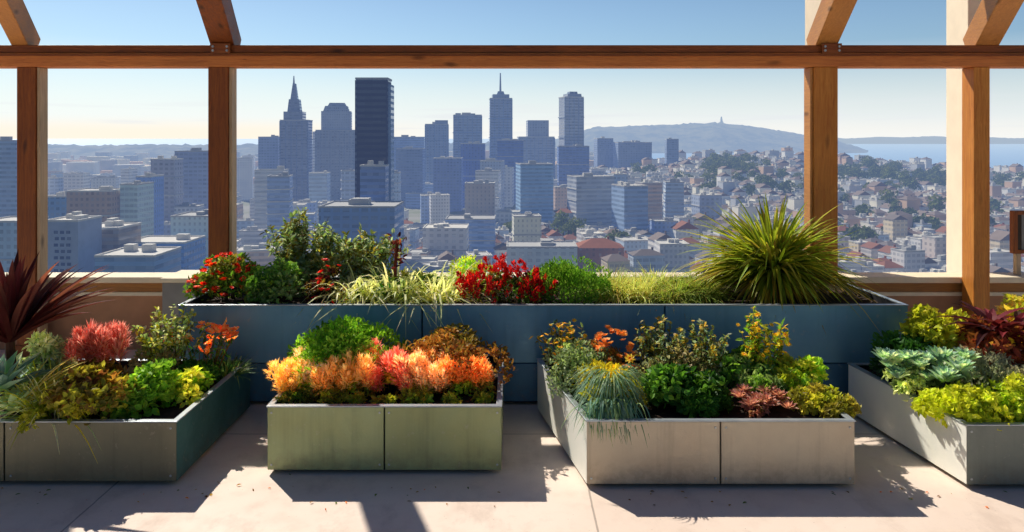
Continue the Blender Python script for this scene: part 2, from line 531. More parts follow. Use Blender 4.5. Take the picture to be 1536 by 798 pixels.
def rosette(g, c, rad, n, pal, W=.35, seed=0, flat=72):
    r = np.random.default_rng(seed + 700)
    k = np.arange(n); az = k * 2.39996 + r.normal(0, .08, n)
    el = R(80) - (k / n) ** .8 * R(flat) + r.normal(0, .07, n)
    L = rad * (.45 + .6 * (k / n) ** .6)
    D = np.stack([np.cos(el) * np.cos(az), np.cos(el) * np.sin(az), np.sin(el)], 1)
    N = np.stack([-np.sin(el) * np.cos(az), -np.sin(el) * np.sin(az), np.cos(el)], 1)
    P = np.repeat(np.array(c, float)[None], n, 0) + D * .1 * rad
    leaf_quads(g, P, D, N, L, L * W, pick(pal, n, r, .1), .3, -.08)


def petals(g, c, n, L, W, pal, r, el=.35, up=(0, 0, 1)):
    az = np.arange(n) * 2 * PI / n + r.uniform(0, 1)
    u = np.array(up, float); u /= np.linalg.norm(u)
    a = np.cross(u, (0.2, .9, .1)); a /= np.linalg.norm(a); b = np.cross(u, a)
    D = np.cos(el) * (np.cos(az)[:, None] * a + np.sin(az)[:, None] * b) + math.sin(el) * u
    leaf_quads(g, np.repeat(np.array(c, float)[None], n, 0), D, np.repeat(u[None], n, 0), L, W, pick(pal, n, r, .1), .1, .1)


def mesh_of(fn, name, mat, *a, **k):
    g = Geo(); fn(g, *a, **k); o = g.build(name, mat)
    me = o.data; bpy.data.objects.remove(o); return me


def bloom(g, pal, seed, rad=.028):
    """small cluster of petals around a button"""
    r = np.random.default_rng(seed)
    for k in range(3):
        petals(g, (r.normal(0, rad * .35), r.normal(0, rad * .35), k * .004), 6, rad, rad * .7, pal, r, r.uniform(.1, .8))
    petals(g, (0, 0, .006), 5, rad * .3, rad * .3, [tuple(x * .5 for x in pal[0])], r, .9)


def daisy(g, pal, seed, rad=.022):
    r = np.random.default_rng(seed)
    up = unit(np.array([r.normal(0, .4), -.5 + r.normal(0, .3), 1.]))
    petals(g, (0, 0, 0), 8, rad, rad * .5, pal, r, .15, up)
    petals(g, up * .003, 5, rad * .3, rad * .3, [S('b86a10')], r, .6, up)


def spike(g, pal, seed, h=.1, rad=.016, n=46):
    """upright flower spike of overlapping little petals"""
    r = np.random.default_rng(seed)
    t = r.uniform(0, 1, n); a = r.uniform(0, 2 * PI, n)
    q = rad * (1 - .75 * t) * r.uniform(.4, 1, n)
    P = np.stack([np.cos(a) * q, np.sin(a) * q, t * h], 1)
    D = np.stack([np.cos(a) * .7, np.sin(a) * .7, np.full(n, .9)], 1) + r.normal(0, .25, (n, 3))
    N = np.stack([np.cos(a), np.sin(a), np.full(n, .4)], 1)
    leaf_quads(g, P, D, N, h * .24 * r.uniform(.7, 1.2, n), h * .11, pick(pal, n, r, .14))
    g.tube([(0, 0, -h * .3), (0, 0, h * .8)], [.003, .0015], 4, 0, S('6b5a28'))


def plume(g, pal, seed, h=.2, rad=.06, n=330):
    """feathery egg-shaped tuft: fine wisps all round a stem, paler towards the tips"""
    r = np.random.default_rng(seed)
    a = r.uniform(0, 2 * PI, n); t = r.uniform(0, 1, n)
    q = rad * np.sqrt(np.clip(1 - (2 * t - .8) ** 2 / 1.5, 0.05, 1)) * r.uniform(.25, .75, n)
    base = np.stack([np.cos(a) * q, np.sin(a) * q, t * h * .72], 1)
    el = .45 + .9 * t + r.normal(0, .22, n)
    C = pick(pal, n, r, .12)
    blades(g, base, a, np.clip(el, .1, 1.56), h * r.uniform(.2, .36, n), .011 * r.uniform(.7, 1.3, n), .15, C * .92, 2, .1, tipc=np.clip(C * 1.1 + .03, 0, 1))


def add_children(root, meshes, name, pts, r, tilt=.35, smin=.75, smax=1.25, mat=None):
    for k, p in enumerate(pts):
        o = bpy.data.objects.new(name, meshes[k % len(meshes)]); col.objects.link(o)
        o.parent = root; o.location = tuple(p)
        o.rotation_euler = (r.normal(0, tilt), r.normal(0, tilt), r.uniform(0, 2 * PI))
        s = r.uniform(smin, smax); o.scale = (s, s, s)


def dome_pts(n, w, d, h, r, zmin=.15, front=True):
    v = rdir(n * 4, r, zmin)
    if front: v = v[v[:, 1] < .45]
    v = v[:n]
    return v * np.array([w / 2, d / 2, h]) * r.uniform(.88, 1.04, (len(v), 1))


# ------------------------------------------------------------------ camera, world, sun
cam = bpy.data.cameras.new('camera'); camo = bpy.data.objects.new('camera', cam); col.objects.link(camo)
camo.location = (0, 0, CAMZ); camo.rotation_euler = (R(90), 0, 0)
cam.sensor_width = 36; cam.lens = 36 * F / 1536; cam.shift_y = -(399 - HY) / 1536
cam.clip_start = .05; cam.clip_end = 120000
scene.camera = camo

w = bpy.data.worlds.new('World'); scene.world = w; w.use_nodes = True
nt = w.node_tree; nt.nodes.clear()
def wn(t, **k):
    n = nt.nodes.new(t)
    for a, v in k.items(): setattr(n, a, v)
    return n
wo = wn('ShaderNodeOutputWorld'); bg = wn('ShaderNodeBackground'); bg.inputs[1].default_value = .045
sky = wn('ShaderNodeTexSky', sky_type='NISHITA', sun_disc=False)
sky.sun_elevation = R(SUN_EL); sky.sun_rotation = R(SUN_AZ); sky.altitude = 100; sky.air_density = 1.0; sky.dust_density = .6; sky.ozone_density = 2.0
tc = wn('ShaderNodeTexCoord'); sp = wn('ShaderNodeSeparateXYZ'); nt.links.new(tc.outputs['Generated'], sp.inputs[0])
def wm(op, a, b=None, clamp=False):
    n = wn('ShaderNodeMath', operation=op); n.use_clamp = clamp
    for i, v in ((0, a), (1, b)):
        if v is None: continue
        if isinstance(v, bpy.types.NodeSocket): nt.links.new(v, n.inputs[i])
        else: n.inputs[i].default_value = v
    return n.outputs[0]
def wmix(f, a, b, blend='MIX'):
    n = wn('ShaderNodeMix', data_type='RGBA', blend_type=blend)
    for i, v in ((0, f), (6, a), (7, b)):
        if isinstance(v, bpy.types.NodeSocket): nt.links.new(v, n.inputs[i])
        else: n.inputs[i].default_value = C4(v) if isinstance(v, tuple) else v
    return n.outputs[2]
z = sp.outputs[2]
mp = wn('ShaderNodeMapping'); mp.inputs['Scale'].default_value = (3., 3., 70.); nt.links.new(tc.outputs['Generated'], mp.inputs[0])
no = wn('ShaderNodeTexNoise'); no.inputs['Scale'].default_value = 1.6; no.inputs['Detail'].default_value = 5; nt.links.new(mp.outputs[0], no.inputs[0])
def wr(v, lo, hi, a=0., b=1., smooth=True):
    n = wn('ShaderNodeMapRange', interpolation_type='SMOOTHSTEP' if smooth else 'LINEAR')
    for i, q in ((1, lo), (2, hi), (3, a), (4, b)): n.inputs[i].default_value = q
    nt.links.new(v, n.inputs[0]); return n.outputs[0]
fwd = wr(sp.outputs[1], -.2, .6)                                   # the sunny side of the sky
up = wr(z, -.04, -.01)
glow = wm('ADD', 1., wm('MULTIPLY', wm('MULTIPLY', fwd, wr(z, .12, .5, 1., 0.)), .98))
gc3 = wn('ShaderNodeCombineColor')
for k_, v_ in enumerate((.92, 1.06, 1.16)): nt.links.new(wm('MULTIPLY', glow, v_), gc3.inputs[k_])
skyc = wmix(wr(z, .3, .7), wmix(1., sky.outputs[0], gc3.outputs[0], 'MULTIPLY'), wmix(1., sky.outputs[0], (.72, .92, 1.22), 'MULTIPLY'))
low = wm('MULTIPLY', wm('MULTIPLY', wr(z, .0, .12, 1., 0., False), up), fwd)
white = wmix(wm('MULTIPLY', low, .92), skyc, (21.4, 22.2, 22.8))
band = wm('MULTIPLY', wr(z, -.02, .002), wr(z, .007, .03, 1., 0.))
left = wr(sp.outputs[0], -.05, -.35, 0., 1.)
cream = wmix(wm('MULTIPLY', wm('MULTIPLY', band, fwd), wm('ADD', wm('MULTIPLY', left, .7), .3)), white, (22.8, 20.9, 17.6))
streak = wm('MULTIPLY', wm('MULTIPLY', wr(no.outputs[0], .52, .68), wr(z, .0, .012)), wr(z, .02, .06, 1., 0.))
cl = wmix(wm('MULTIPLY', wm('MULTIPLY', streak, fwd), .6), cream, (18.0, 18.6, 19.4))
fin = wmix(up, (1.6, 1.8, 2.2), cl)
nt.links.new(fin, bg.inputs[0]); nt.links.new(bg.outputs[0], wo.inputs[0])

sl = bpy.data.lights.new('sun', 'SUN'); sl.energy = 5.0; sl.angle = R(.53); sl.color = (1., .93, .82)
so = bpy.data.objects.new('sun', sl); col.objects.link(so)
from mathutils import Vector
sd = Vector((math.sin(R(SUN_AZ)) * math.cos(R(SUN_EL)), math.cos(R(SUN_AZ)) * math.cos(R(SUN_EL)), math.sin(R(SUN_EL))))
so.rotation_euler = sd.to_track_quat('Z', 'Y').to_euler(); so.location = (-8, 12, 12)

# ------------------------------------------------------------------ terrace
g = Geo(); g.box(-14, 14, -9, 9.2, -.5, 0)
tag(g.build('terrace_floor', FLOOR), kind='structure')
g = Geo(); g.box(-13.5, 13.5, -8.5, 8.9, -100, -.5)
tag(g.build('building_below', CONC), kind='structure')

# parapet
pr = empty('parapet_wall', (0, 7.7, 0), 'low terracotta parapet wall with cream coping running behind the blue planter', 'wall')
o0 = (0, 7.7, 0)
g = Geo(); g.box(-12, 12, 7.62, 7.78, 0, .56); g.build('wall', TERRA, pr, origin=o0)
g = Geo(); g.box(-12, 12, 7.60, 7.80, .563, .60); g.build('ledge', COPING, pr, origin=o0)
g = Geo(); g.box(-12, 12, 7.61, 7.79, .603, .70); g.build('band_board', BAND, pr, origin=o0)
g = Geo(); g.box(-12, 12, 7.56, 7.84, .703, .765); bevel(g.build('coping', COPING, pr, origin=o0), .008)

# cream stucco fins outside the parapet
for (xa, ya, xb, yb, lab) in ((1234, 7.95, 1207, 8.4, 'cream stucco pier behind the thick timber post, rising above the beam'),
                              (1452, 7.95, 1419, 8.5, 'cream stucco pier beside the thin timber post, shaded edge on its side')):
    X0 = wx(xa, ya); g = Geo()
    Xl = wx(xb, yb)
    g.prism([(X0, ya), (X0 + .15, ya), (X0 + .15, yb), (Xl, yb)], 0, 7.5)
    t = tag(bevel(g.build('stucco_pier', STUCCO, origin=(X0, ya, 0), loc=(X0, ya, 0)), .01), lab, 'pier')

# concrete end block at the left end of the blue planter
bx = empty('concrete_block', (wx(268, 7.3), 7.3, 0), 'grey concrete block with pale cap at the end of the blue planter', 'block')
o1 = (wx(268, 7.3), 7.3, 0)
g = Geo(); g.box(wx(243, 7.1), wx(296, 7.1), 7.1, 7.52, 0, wz(424, 7.1)); bevel(g.build('body', CONC, bx, origin=o1), .006)
g = Geo(); g.box(wx(241, 7.1), wx(298, 7.1), 7.08, 7.54, wz(424, 7.1) + .003, wz(417, 7.1)); bevel(g.build('cap', COPING, bx, origin=o1), .006)

# ------------------------------------------------------------------ pergola
PY0, PY1 = 7.34, 7.56
pg = empty('pergola', (0, 7.45, 0), 'redwood pergola with four posts, a long beam and sloping rafters overhead', 'pergola')
o2 = (0, 7.45, 0)
ZB0, ZB1, ZB2 = wz(100, PY0), wz(79, PY0), wz(67, PY0)
for (x0, x1, mt, lit_side) in ((25, 53, WOOD_V, 1), (312, 342, WOOD_V, 1), (1221, 1257, WOOD_VR, 0), (1461, 1485, WOOD_VR, 0)):
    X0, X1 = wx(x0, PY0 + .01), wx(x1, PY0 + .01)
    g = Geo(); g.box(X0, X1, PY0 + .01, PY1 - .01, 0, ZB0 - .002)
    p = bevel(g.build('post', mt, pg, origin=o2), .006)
    if lit_side:
        g = Geo(); g.box(X1 + .003, X1 + .032, PY0 + .03, PY0 + .16, .0, ZB0 - .004); bevel(g.build('lit_side_board', WOOD_P, p, origin=o2), .004)  # pale board added to colour the post's side as if lit
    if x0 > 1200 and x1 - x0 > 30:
        g = Geo(); g.box(X0 - .03, X0 - .003, PY0 + .03, PY1 - .03, .0, ZB0 - .004); bevel(g.build('lit_side_board', WOOD_YL, p, origin=o2), .004)  # lighter board colours this post's left side as sunlit
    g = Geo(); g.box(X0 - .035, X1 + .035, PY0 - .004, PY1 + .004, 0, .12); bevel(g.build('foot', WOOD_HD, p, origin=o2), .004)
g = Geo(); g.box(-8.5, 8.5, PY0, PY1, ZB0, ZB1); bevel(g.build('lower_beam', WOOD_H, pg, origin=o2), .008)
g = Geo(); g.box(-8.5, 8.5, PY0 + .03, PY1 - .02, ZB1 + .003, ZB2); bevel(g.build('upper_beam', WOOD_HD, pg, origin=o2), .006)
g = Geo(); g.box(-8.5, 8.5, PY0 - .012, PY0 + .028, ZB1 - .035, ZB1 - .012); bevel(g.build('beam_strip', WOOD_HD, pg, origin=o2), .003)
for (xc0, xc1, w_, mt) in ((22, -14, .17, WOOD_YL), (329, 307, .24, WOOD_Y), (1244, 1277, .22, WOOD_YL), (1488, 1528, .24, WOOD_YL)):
    ya, yb = PY0 + .1, 6.6
    A = np.array((wx(xc0, PY0), ya, ZB2 - .03)); s_ = .5
    B = np.array((wx(xc1, yb), yb, ZB2 + (ya - yb) * s_))
    d = B - A; E = A + d / -d[1] * (ya - 1.8)
    g = Geo()
    up = np.array((0, .447, .894)); sx = np.array((w_ / 2, 0, 0))
    V = []
    for q in (A - d / np.linalg.norm(d) * .18, E):
        V += [q - sx, q + sx, q + sx + up * .24, q - sx + up * .24]
    g.add(V, [(0, 1, 2, 3), (7, 6, 5, 4), (0, 4, 5, 1), (1, 5, 6, 2), (2, 6, 7, 3), (3, 7, 4, 0)])
    bevel(g.build('rafter', mt, pg, origin=o2), .008)
for xk in (331, 1247):   # dark metal joint plates where the rafters land
    X = wx(xk, PY0)
    g = Geo(); g.box(X - .1, X + .1, PY0 - .016, PY0 - .013, ZB1 - .01, ZB2 + .012); jp = bevel(g.build('joint_plate', WOOD_HD, pg, origin=o2), .002)
    for bx_k in (-.07, .07):
        for bz_k in (ZB1 + .02, ZB2 - .02):
            g = Geo(); g.tube([(X + bx_k, PY0 - .028, bz_k), (X + bx_k, PY0 - .017, bz_k)], [.012, .012], 8); g.tube([(X + bx_k, PY0 - .0281, bz_k), (X + bx_k, PY0 - .028, bz_k)], [.0005, .012], 8); g.build('bolt', RIM, jp, origin=o2)

# wooden framed board at the right edge
bo = empty('framed_board', (wx(1536, 7.7), 7.7, .765), 'dark panel in a brown wooden frame standing on the parapet at the picture edge', 'board')
o3 = (wx(1536, 7.7), 7.7, .765)
xa, xb, zt, zb_ = wx(1517, 7.7), wx(1592, 7.7), wz(316, 7.7), wz(380, 7.7)
g = Geo()
g.ring([(xa, zb_), (xb, zb_), (xb, zt), (xa, zt)], [(xa + .05, zb_ + .04), (xb - .05, zb_ + .04), (xb - .05, zt - .04), (xa + .05, zt - .04)], 7.67, 7.73)
g.V = [v[:, [0, 2, 1]] for v in g.V]; g.Q = [q[:, ::-1] for q in g.Q]
bevel(g.build('frame', WOOD_V, bo, origin=o3), .004)
g = Geo(); g.box(xa + .051, xa + .1, 7.69, 7.71, zb_ + .041, zt - .041); g.build('panel', DARKGLASS, bo, origin=o3)
g = Geo(); g.box(xa + .102, xb - .051, 7.69, 7.71, zb_ + .041, zt - .041); g.build('panel', CONC, bo, origin=o3)
for X in (xa + .06, xb - .06):
    g = Geo(); g.box(X - .025, X + .025, 7.675, 7.725, .766, zb_ - .001); bevel(g.build('leg', WOOD_P, bo, origin=o3), .003)


# ------------------------------------------------------------------ planters
def planter(label, poly, z0, z1, mats, seams=1, soil=.045, tiers=None):
    """poly counter-clockwise: front-left, front-right, back-right, back-left; mats front, right, back, left"""
    poly = [np.array(p, float) for p in poly]
    c = sum(poly) / 4; o = (c[0], c[1], 0)
    root = empty('planter_box', o, label, 'planter')
    inn = offset(poly, .022)
    names = ('front_panel', 'side_panel', 'back_panel', 'side_panel')
    for i in range(4):
        a, b, a2, b2 = poly[i], poly[(i + 1) % 4], np.array(inn[i]), np.array(inn[(i + 1) % 4])
        n = seams + 1 if i == 0 else 1
        gap = .004 / np.linalg.norm(b - a)
        for k in range(n):
            t0, t1 = k / n + (gap if k else 0), (k + 1) / n - (gap if k < n - 1 else 0)
            zs = [(z0, z1)] if tiers is None or i else [(z0, tiers - .004), (tiers + .004, z1)]
            for q, (za, zb) in enumerate(zs):
                g = Geo()
                # mitred corners: the panel ends run along the corner bisector
                g.prism([a + (b - a) * t0 + .0006 * (b - a), a + (b - a) * t1 - .0006 * (b - a), a2 + (b2 - a2) * t1 - .0006 * (b - a), a2 + (b2 - a2) * t0 + .0006 * (b - a)], za, zb)
                mt = mats[i]
                if tiers is not None and i == 0 and q == 0: mt = M_BLUE2
                pn = bevel(g.build(names[i], mt, root, origin=o), .003)
                if i == 0:
                    for tt in (.035, .965):
                        for zz in (za + .035, zb - .035):
                            pp = a + (b - a) * (t0 + (t1 - t0) * tt); nrm = (a - a2) / np.linalg.norm(a - a2); nrm = np.array((b[1] - a[1], a[0] - b[0])) / np.linalg.norm(b - a)
                            g = Geo(); q0, q1 = np.append(pp + nrm * .001, zz), np.append(pp + nrm * .005, zz)
                            g.tube([q0, q1, q1 + np.append(nrm * .0004, 0)], [.008, .006, .0004], 8); g.build('rivet', RIM, pn, origin=o)
    # dark liner behind the seams
    l0 = offset(poly, .024); l1 = offset(poly, .03)
    g = Geo(); g.ring(l0, l1, z0 + .01, z1 - .004); g.build('liner', PLINTH, root, origin=o)
    g = Geo(); g.ring(offset(poly, -.006), offset(poly, .034), z1 + .001, z1 + .011); bevel(g.build('rim', RIM, root, origin=o), .003)
    # soil: a lumpy sheet
    q = offset(poly, .031); n = 26; zS = z1 - soil
    r = np.random.default_rng(int(abs(c[0] * 100)) + 3)
    U, W_ = np.meshgrid(np.linspace(0, 1, n), np.linspace(0, 1, n))
    P = [np.array(p) for p in q]
    XY = ((1 - U)[..., None] * (1 - W_)[..., None] * P[0] + U[..., None] * (1 - W_)[..., None] * P[1] + U[..., None] * W_[..., None] * P[2] + (1 - U)[..., None] * W_[..., None] * P[3])
    Z = zS + r.normal(0, .007, (n, n)) + .015 * np.sin(U * 9) * np.sin(W_ * 7)
    V = np.concatenate([XY, Z[..., None]], -1).reshape(-1, 3)
    Q = [(j * n + i, j * n + i + 1, (j + 1) * n + i + 1, (j + 1) * n + i) for j in range(n - 1) for i in range(n - 1)]
    g = Geo(); g.add(V, Q); g.build('soil', SOIL, root, origin=o, smooth=True)
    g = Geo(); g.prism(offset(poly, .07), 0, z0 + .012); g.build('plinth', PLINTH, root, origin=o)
    return root


ZF = .03
def gy(y): return F * (CAMZ - ZF) / (y - HY)
def gp(x, y): return (wx(x, gy(y)), gy(y))

YB = gy(602)
ZBK = wz(459, YB)
planter('long tall steel-blue planter box behind the others, running along the parapet',
        [(wx(268, YB), YB), (wx(1362, YB), YB), (wx(1362, YB) - .1, 7.28), (wx(268, YB), 7.28)], ZF, ZBK,
        (M_BLUE, M_BLUE, M_BLUE, M_BLUE), 2, .05, tiers=wz(545, YB))
ya = gy(722); ybk = gy(609)
XA = wx(265, ya)
ZA = wz(634, ya)
planter('low olive-grey planter box with teal side, cut off by the picture edge, coral plume inside',
        [(-4.3, ya), (XA, ya), (XA, ybk), (-4.3, ybk)], ZF, ZA, (M_OLIVE, M_TEAL, M_OLIVE, M_OLIVE), 1)
yb2 = gy(705)
ZB = wz(611, yb2)
planter('sage-green planter box with orange plumes along its front edge',
        [(wx(401, yb2), yb2), (wx(752, yb2), yb2), (wx(752, yb2), 5.95), (wx(401, yb2), 5.95)], ZF, ZB,
        (M_SAGE, M_SAGE, M_SAGE, M_SAGE), 1)
pc, pr_, pl = gp(880, 726), gp(1282, 726), gp(806, 612)
ZC = wz(633, pc[1])
planter('taupe planter box with pale side and a small cluster of pink rosettes',
        [pc, pr_, (pr_[0] - .05, pl[1]), pl], ZF, ZC, (M_TAUPE, M_TAUPE, M_TAUPE, M_LIT_SIDE), 1)
pd, pdl = gp(1450, 727), gp(1268, 612)
ZD = wz(639, pd[1])
planter('slate-grey planter box with cream side, cut off by the picture edge, blue-grey succulents inside',
        [pd, (4.6, pd[1]), (4.6, pdl[1] - .05), (pdl[0], pdl[1] - .05)], ZF, ZD, (M_SLATE, M_SLATE, M_SLATE, M_LIT_SIDE), 1)

g = Geo(); r = np.random.default_rng(401); n = 130
bx0 = r.integers(0, 4, n); cxs = np.array([-2.6, -.85, 1.3, 3.2])[bx0]
P = np.stack([cxs + r.normal(0, .75, n), 4.63 - np.abs(r.normal(0, .11, n)) - (r.random(n) < .12) * r.uniform(0, .4, n) + (r.random(n) < .3) * r.uniform(0, 1.2, n), np.full(n, .004)], 1)
bad = np.zeros(n, bool)
for px_, py_, qx, qy in ((-4.3, 4.6, -2.05, 6.1), (-1.7, 4.78, 0, 6), (.1, 4.58, 2.25, 6.1), (2.6, 4.56, 4.6, 6)):
    bad |= (P[:, 0] > px_) & (P[:, 0] < qx) & (P[:, 1] > py_) & (P[:, 1] < qy)
P = P[~bad]; n = len(P); D = rdir(n, r); D[:, 2] = r.uniform(0, .25, n); N = np.stack([r.normal(0, .2, n), r.normal(0, .2, n), np.ones(n)], 1)
leaf_quads(g, P, D, N, r.uniform(.008, .034, n), r.uniform(.005, .016, n), pick([S('8a6a30'), S('6a4a24'), S('a88a3c'), S('c8783a'), S('5c6a2c')], n, r))
tag(g.build('fallen_leaves', LEAF), 'scattered small dry leaves and petals on the cream floor', 'leaves', kind='stuff')

SOILZ = {'K': ZBK - .05, 'A': ZA - .045, 'B': ZB - .045, 'C': ZC - .045, 'D': ZD - .045}


def spot(bed, x0, x1, ytop, Y):
    """base point, width and height of a plant rooted in a bed at depth Y"""
    zs = SOILZ[bed]
    return (wx((x0 + x1) / 2, Y), Y, zs), (x1 - x0) / F * Y, wz(ytop, Y) - zs


PALS = dict(
    green=[S('5d8a2a'), S('7aa23a'), S('466f22')], bright=[S('8dbb36'), S('6fa42c'), S('a5c842')],
    sage=[S('7d9460'), S('93a874'), S('5f7a48')], lime=[S('b5b83a'), S('98a52e'), S('cdc84e')],
    dark=[S('2f5a20'), S('3d6e2a'), S('244a1c')], olive=[S('77752f'), S('8c8238'), S('5d6026')],
    pale=[S('c9cfa0'), S('aab985'), S('dcdcb4')], grey=[S('8fa38c'), S('a9b6a0'), S('74897a')],
    blue=[S('7d9c98'), S('98b3ac'), S('648682')], bronze=[S('8a5a2e'), S('6a4a26'), S('9c7438')],
    burg=[S('451a1e'), S('562226'), S('331418')], yellow=[S('e2b820'), S('f0cc38'), S('c99a18')],
    orange=[S('ffb45c'), S('ffc274'), S('fca444')], red=[S('d02418'), S('e03a22'), S('a81a16')],
    crimson=[S('b81a22'), S('d02a2a'), S('8e141c')], coral=[S('e88c74'), S('f0a48c'), S('d47460')],
    peach=[S('fde0c4'), S('fdead8'), S('f8d0b0')], gold=[S('fcd87c'), S('fde298'), S('f6c864')],
    pink=[S('b07a74'), S('c4938a'), S('8e5c5c')], mint=[S('b8d0b0'), S('cfe0c4'), S('96b898')],
)


def shrub(label, bed, box, Y, n, L, W, pal, depth=None, clumps=14, cat='shrub', name='shrub', group=None, seed=1, **k):
    loc, w_, h = spot(bed, *box, Y)
    g = Geo(); mound(g, w_, depth or w_ * .8, h, n, L, W, pal, clumps, seed, **k)
    return tag(g.build(name, LEAF, loc=loc), label, cat, group), w_, h


def flowers(root, maker, pal, n_, w_, h_, seed, name='flower', d=None, zmin=.25, vari=3, tilt=.35, pts=None, **k):
    r = np.random.default_rng(seed)
    ms = [mesh_of(maker, name, PETAL, pal, seed * 10 + v, **k) for v in range(vari)]
    add_children(root, ms, name, dome_pts(n_, w_, d or w_ * .8, h_, r, zmin) if pts is None else pts, r, tilt)


# ---- back planter
o, w_, h = shrub('loose green shrub dotted with red and orange flowers at the end of the blue planter', 'K', (282, 400, 380), 6.5, 1500, .05, .026, PALS['green'] + PALS['olive'], .6, 20, seed=2)
flowers(o, bloom, PALS['red'] + [S('e86a20')], 62, w_ * .95, h * .98, 21, d=.62)
shrub('small light-green bush at the foot of the second timber post', 'K', (300, 372, 368), 6.95, 500, .05, .028, PALS['sage'] + PALS['green'], .4, 9, seed=4)
shrub('rounded sage-green bush between two red-flowered clumps', 'K', (366, 486, 385), 6.45, 1700, .048, .032, PALS['sage'] + PALS['green'], .6, 18, seed=5)
loc, w_, h = spot('K', 405, 505, 318, 6.95)
g = Geo(); stemmy(g, w_ * 1.25, .55, h * 1.04, 64, PALS['sage'] + PALS['olive'] + PALS['grey'], .06, .03, 6, 34); tag(g.build('shrub', LEAF, loc=loc), 'tall airy olive-green shrub, highest of the leafy plants in the blue planter', 'shrub')
loc, w_, h = spot('K', 490, 605, 342, 6.9)
g = Geo(); stemmy(g, w_ * 1.25, .55, h * 1.04, 60, PALS['olive'] + PALS['sage'] + PALS['grey'], .06, .032, 7, 34); tag(g.build('shrub', LEAF, loc=loc), 'feathery green shrub behind the cream arching grass', 'shrub')
o, w_, h = shrub('small dark clump with bright red flowers beside the cream arching grass', 'K', (466, 520, 388), 6.4, 420, .045, .024, PALS['olive'] + PALS['burg'], .35, 8, seed=8)
flowers(o, bloom, PALS['red'], 16, w_ * 1.05, h, 22, d=.4, zmin=0)
loc, w_, h = spot('K', 500, 696, 360, 6.5)
g = Geo()
for k, (dx, s_) in enumerate(((-.3, .95), (0., 1.1), (.28, 1.))):
    grass(g, w_ * .62, .5, h * s_, 170, PALS['pale'] + [S('dfe0bc'), S('94a868')], .022, .95, 30 + k, (dx * w_, 0, 0), tip=PALS['pale'])
mound(g, w_ * .9, .4, h * .5, 500, .06, .02, PALS['olive'] + PALS['dark'], 10, 31, stems=False)
root = tag(g.build('ornamental_grass', LEAF, loc=loc), 'cream and pale green grass with broad arching leaves in the blue planter', 'grass plant')
g = Geo(); g.tube([(-.03, -.05, 0), (-.02, -.06, h * .6), (0, -.06, h * 1.02)], [.02, .016, .012], 6, 0, S('5a2a20'))
r = np.random.default_rng(9); P = np.stack([r.normal(0, .03, 40), r.normal(-.06, .03, 40), r.uniform(h * .55, h * 1.08, 40)], 1)
leaf_quads(g, P, rdir(40, r, .2), rdir(40, r), .06, .025, pick(PALS['burg'] + [S('8a4a3c')], 40, r)); g.build('dark_stalk', LEAF, root)
shrub('soft grey-green bush behind the rounded sage-green bush', 'K', (400, 500, 352), 6.85, 1500, .05, .028, PALS['sage'] + PALS['grey'] + PALS['olive'], .5, 16, seed=410)
shrub('low lime-green mound behind the crimson flower clump', 'K', (664, 768, 382), 6.95, 1300, .035, .016, PALS['lime'] + PALS['bright'], .5, 14, seed=10)
o, w_, h = shrub('crimson-flowered clump with upright red spikes in the middle of the blue planter', 'K', (684, 832, 398), 6.38, 800, .05, .02, PALS['dark'] + PALS['burg'] + PALS['olive'], .4, 14, seed=11)
flowers(o, spike, PALS['crimson'] + PALS['red'], 64, w_ * .95, h * .92, 23, name='flower_spike', d=.45, zmin=.05, h=.12, rad=.022)
shrub('rounded fine-leaved green hedge clump beside the crimson flower clump', 'K', (770, 932, 384), 6.5, 6500, .034, .012, [S('5d8a2a'), S('74a036'), S('466f20'), S('86ac44')], .7, 70, seed=39, up=.8, cr=.26, stems=False)
for q, (box, Y, pal, lab) in enumerate((((904, 1002, 386), 6.6, [S('a9b56c'), S('8f9f54'), S('bcc484'), S('9c8a50')], 'pale yellow-green grass mound with soft tips'),
                                        ((984, 1072, 388), 6.5, [S('7d9440'), S('93a650'), S('5f7830'), S('8a7c44')], 'mid-green grass mound beside the big spiky plant'))):
    loc, w_, h = spot('K', *box, Y); g = Geo(); rq = np.random.default_rng(60 + q)
    for k in range(9):
        grass(g, w_ * .4, .3, h * rq.uniform(.7, 1.1), 240, pal, .009, rq.uniform(.45, .9), 40 + q * 17 + k, (rq.uniform(-.38, .38) * w_, rq.uniform(-.16, .16), 0), tip=[tuple(min(1, c * 1.25) for c in p) for p in pal])
    tag(g.build('ornamental_grass', LEAF, loc=loc), lab, 'grass plant')
# the big spiky plant
loc, w_, h = spot('K', 1030, 1290, 300, 6.6)
g = Geo(); r = np.random.default_rng(77)
n = 820; az = r.uniform(0, 2 * PI, n); el = np.arcsin(np.clip(r.uniform(.02, 1, n), -1, 1))
L = r.uniform(.62, 1.1, n) * (w_ * .58) * (1 - .45 * (el < .45) * (np.sin(az) < -.35))
base = np.stack([np.cos(az) * .04, np.sin(az) * .04, np.full(n, h * .24) + r.uniform(-.04, .05, n)], 1)
cB = pick([S('4a6a1c'), S('587a22'), S('2f4a16')], n, r); cT = pick([S('a0a034'), S('b8b040'), S('84942c'), S('98a83c')], n, r)
old = r.random(n) < .07; cT[old] = S('8a6a34'); low_ = el < .3; cT[low_] = pick([S('8a8428'), S('5f6a22'), S('a88c30')], low_.sum(), r)
blades(g, base, az, el, L, .042, .32 + .2 * (el < .5) + r.normal(0, .1, n) + (r.random(n) < .06) * .5, cB, 7, .3, tipc=cT)
root = tag(g.build('yucca', LEAF, loc=loc), 'large spiky yellow-green plant with a dome of radiating blades in the blue planter', 'spiky plant')
g = Geo(); g.tube([(0, 0, -.02), (.01, 0, h * .12), (0, 0, h * .28)], [.07, .06, .045], 8, 0, S('3a2a18')); g.build('trunk', LEAF, root)
g = Geo(); n = 90; az = r.uniform(PI, 2 * PI, n)
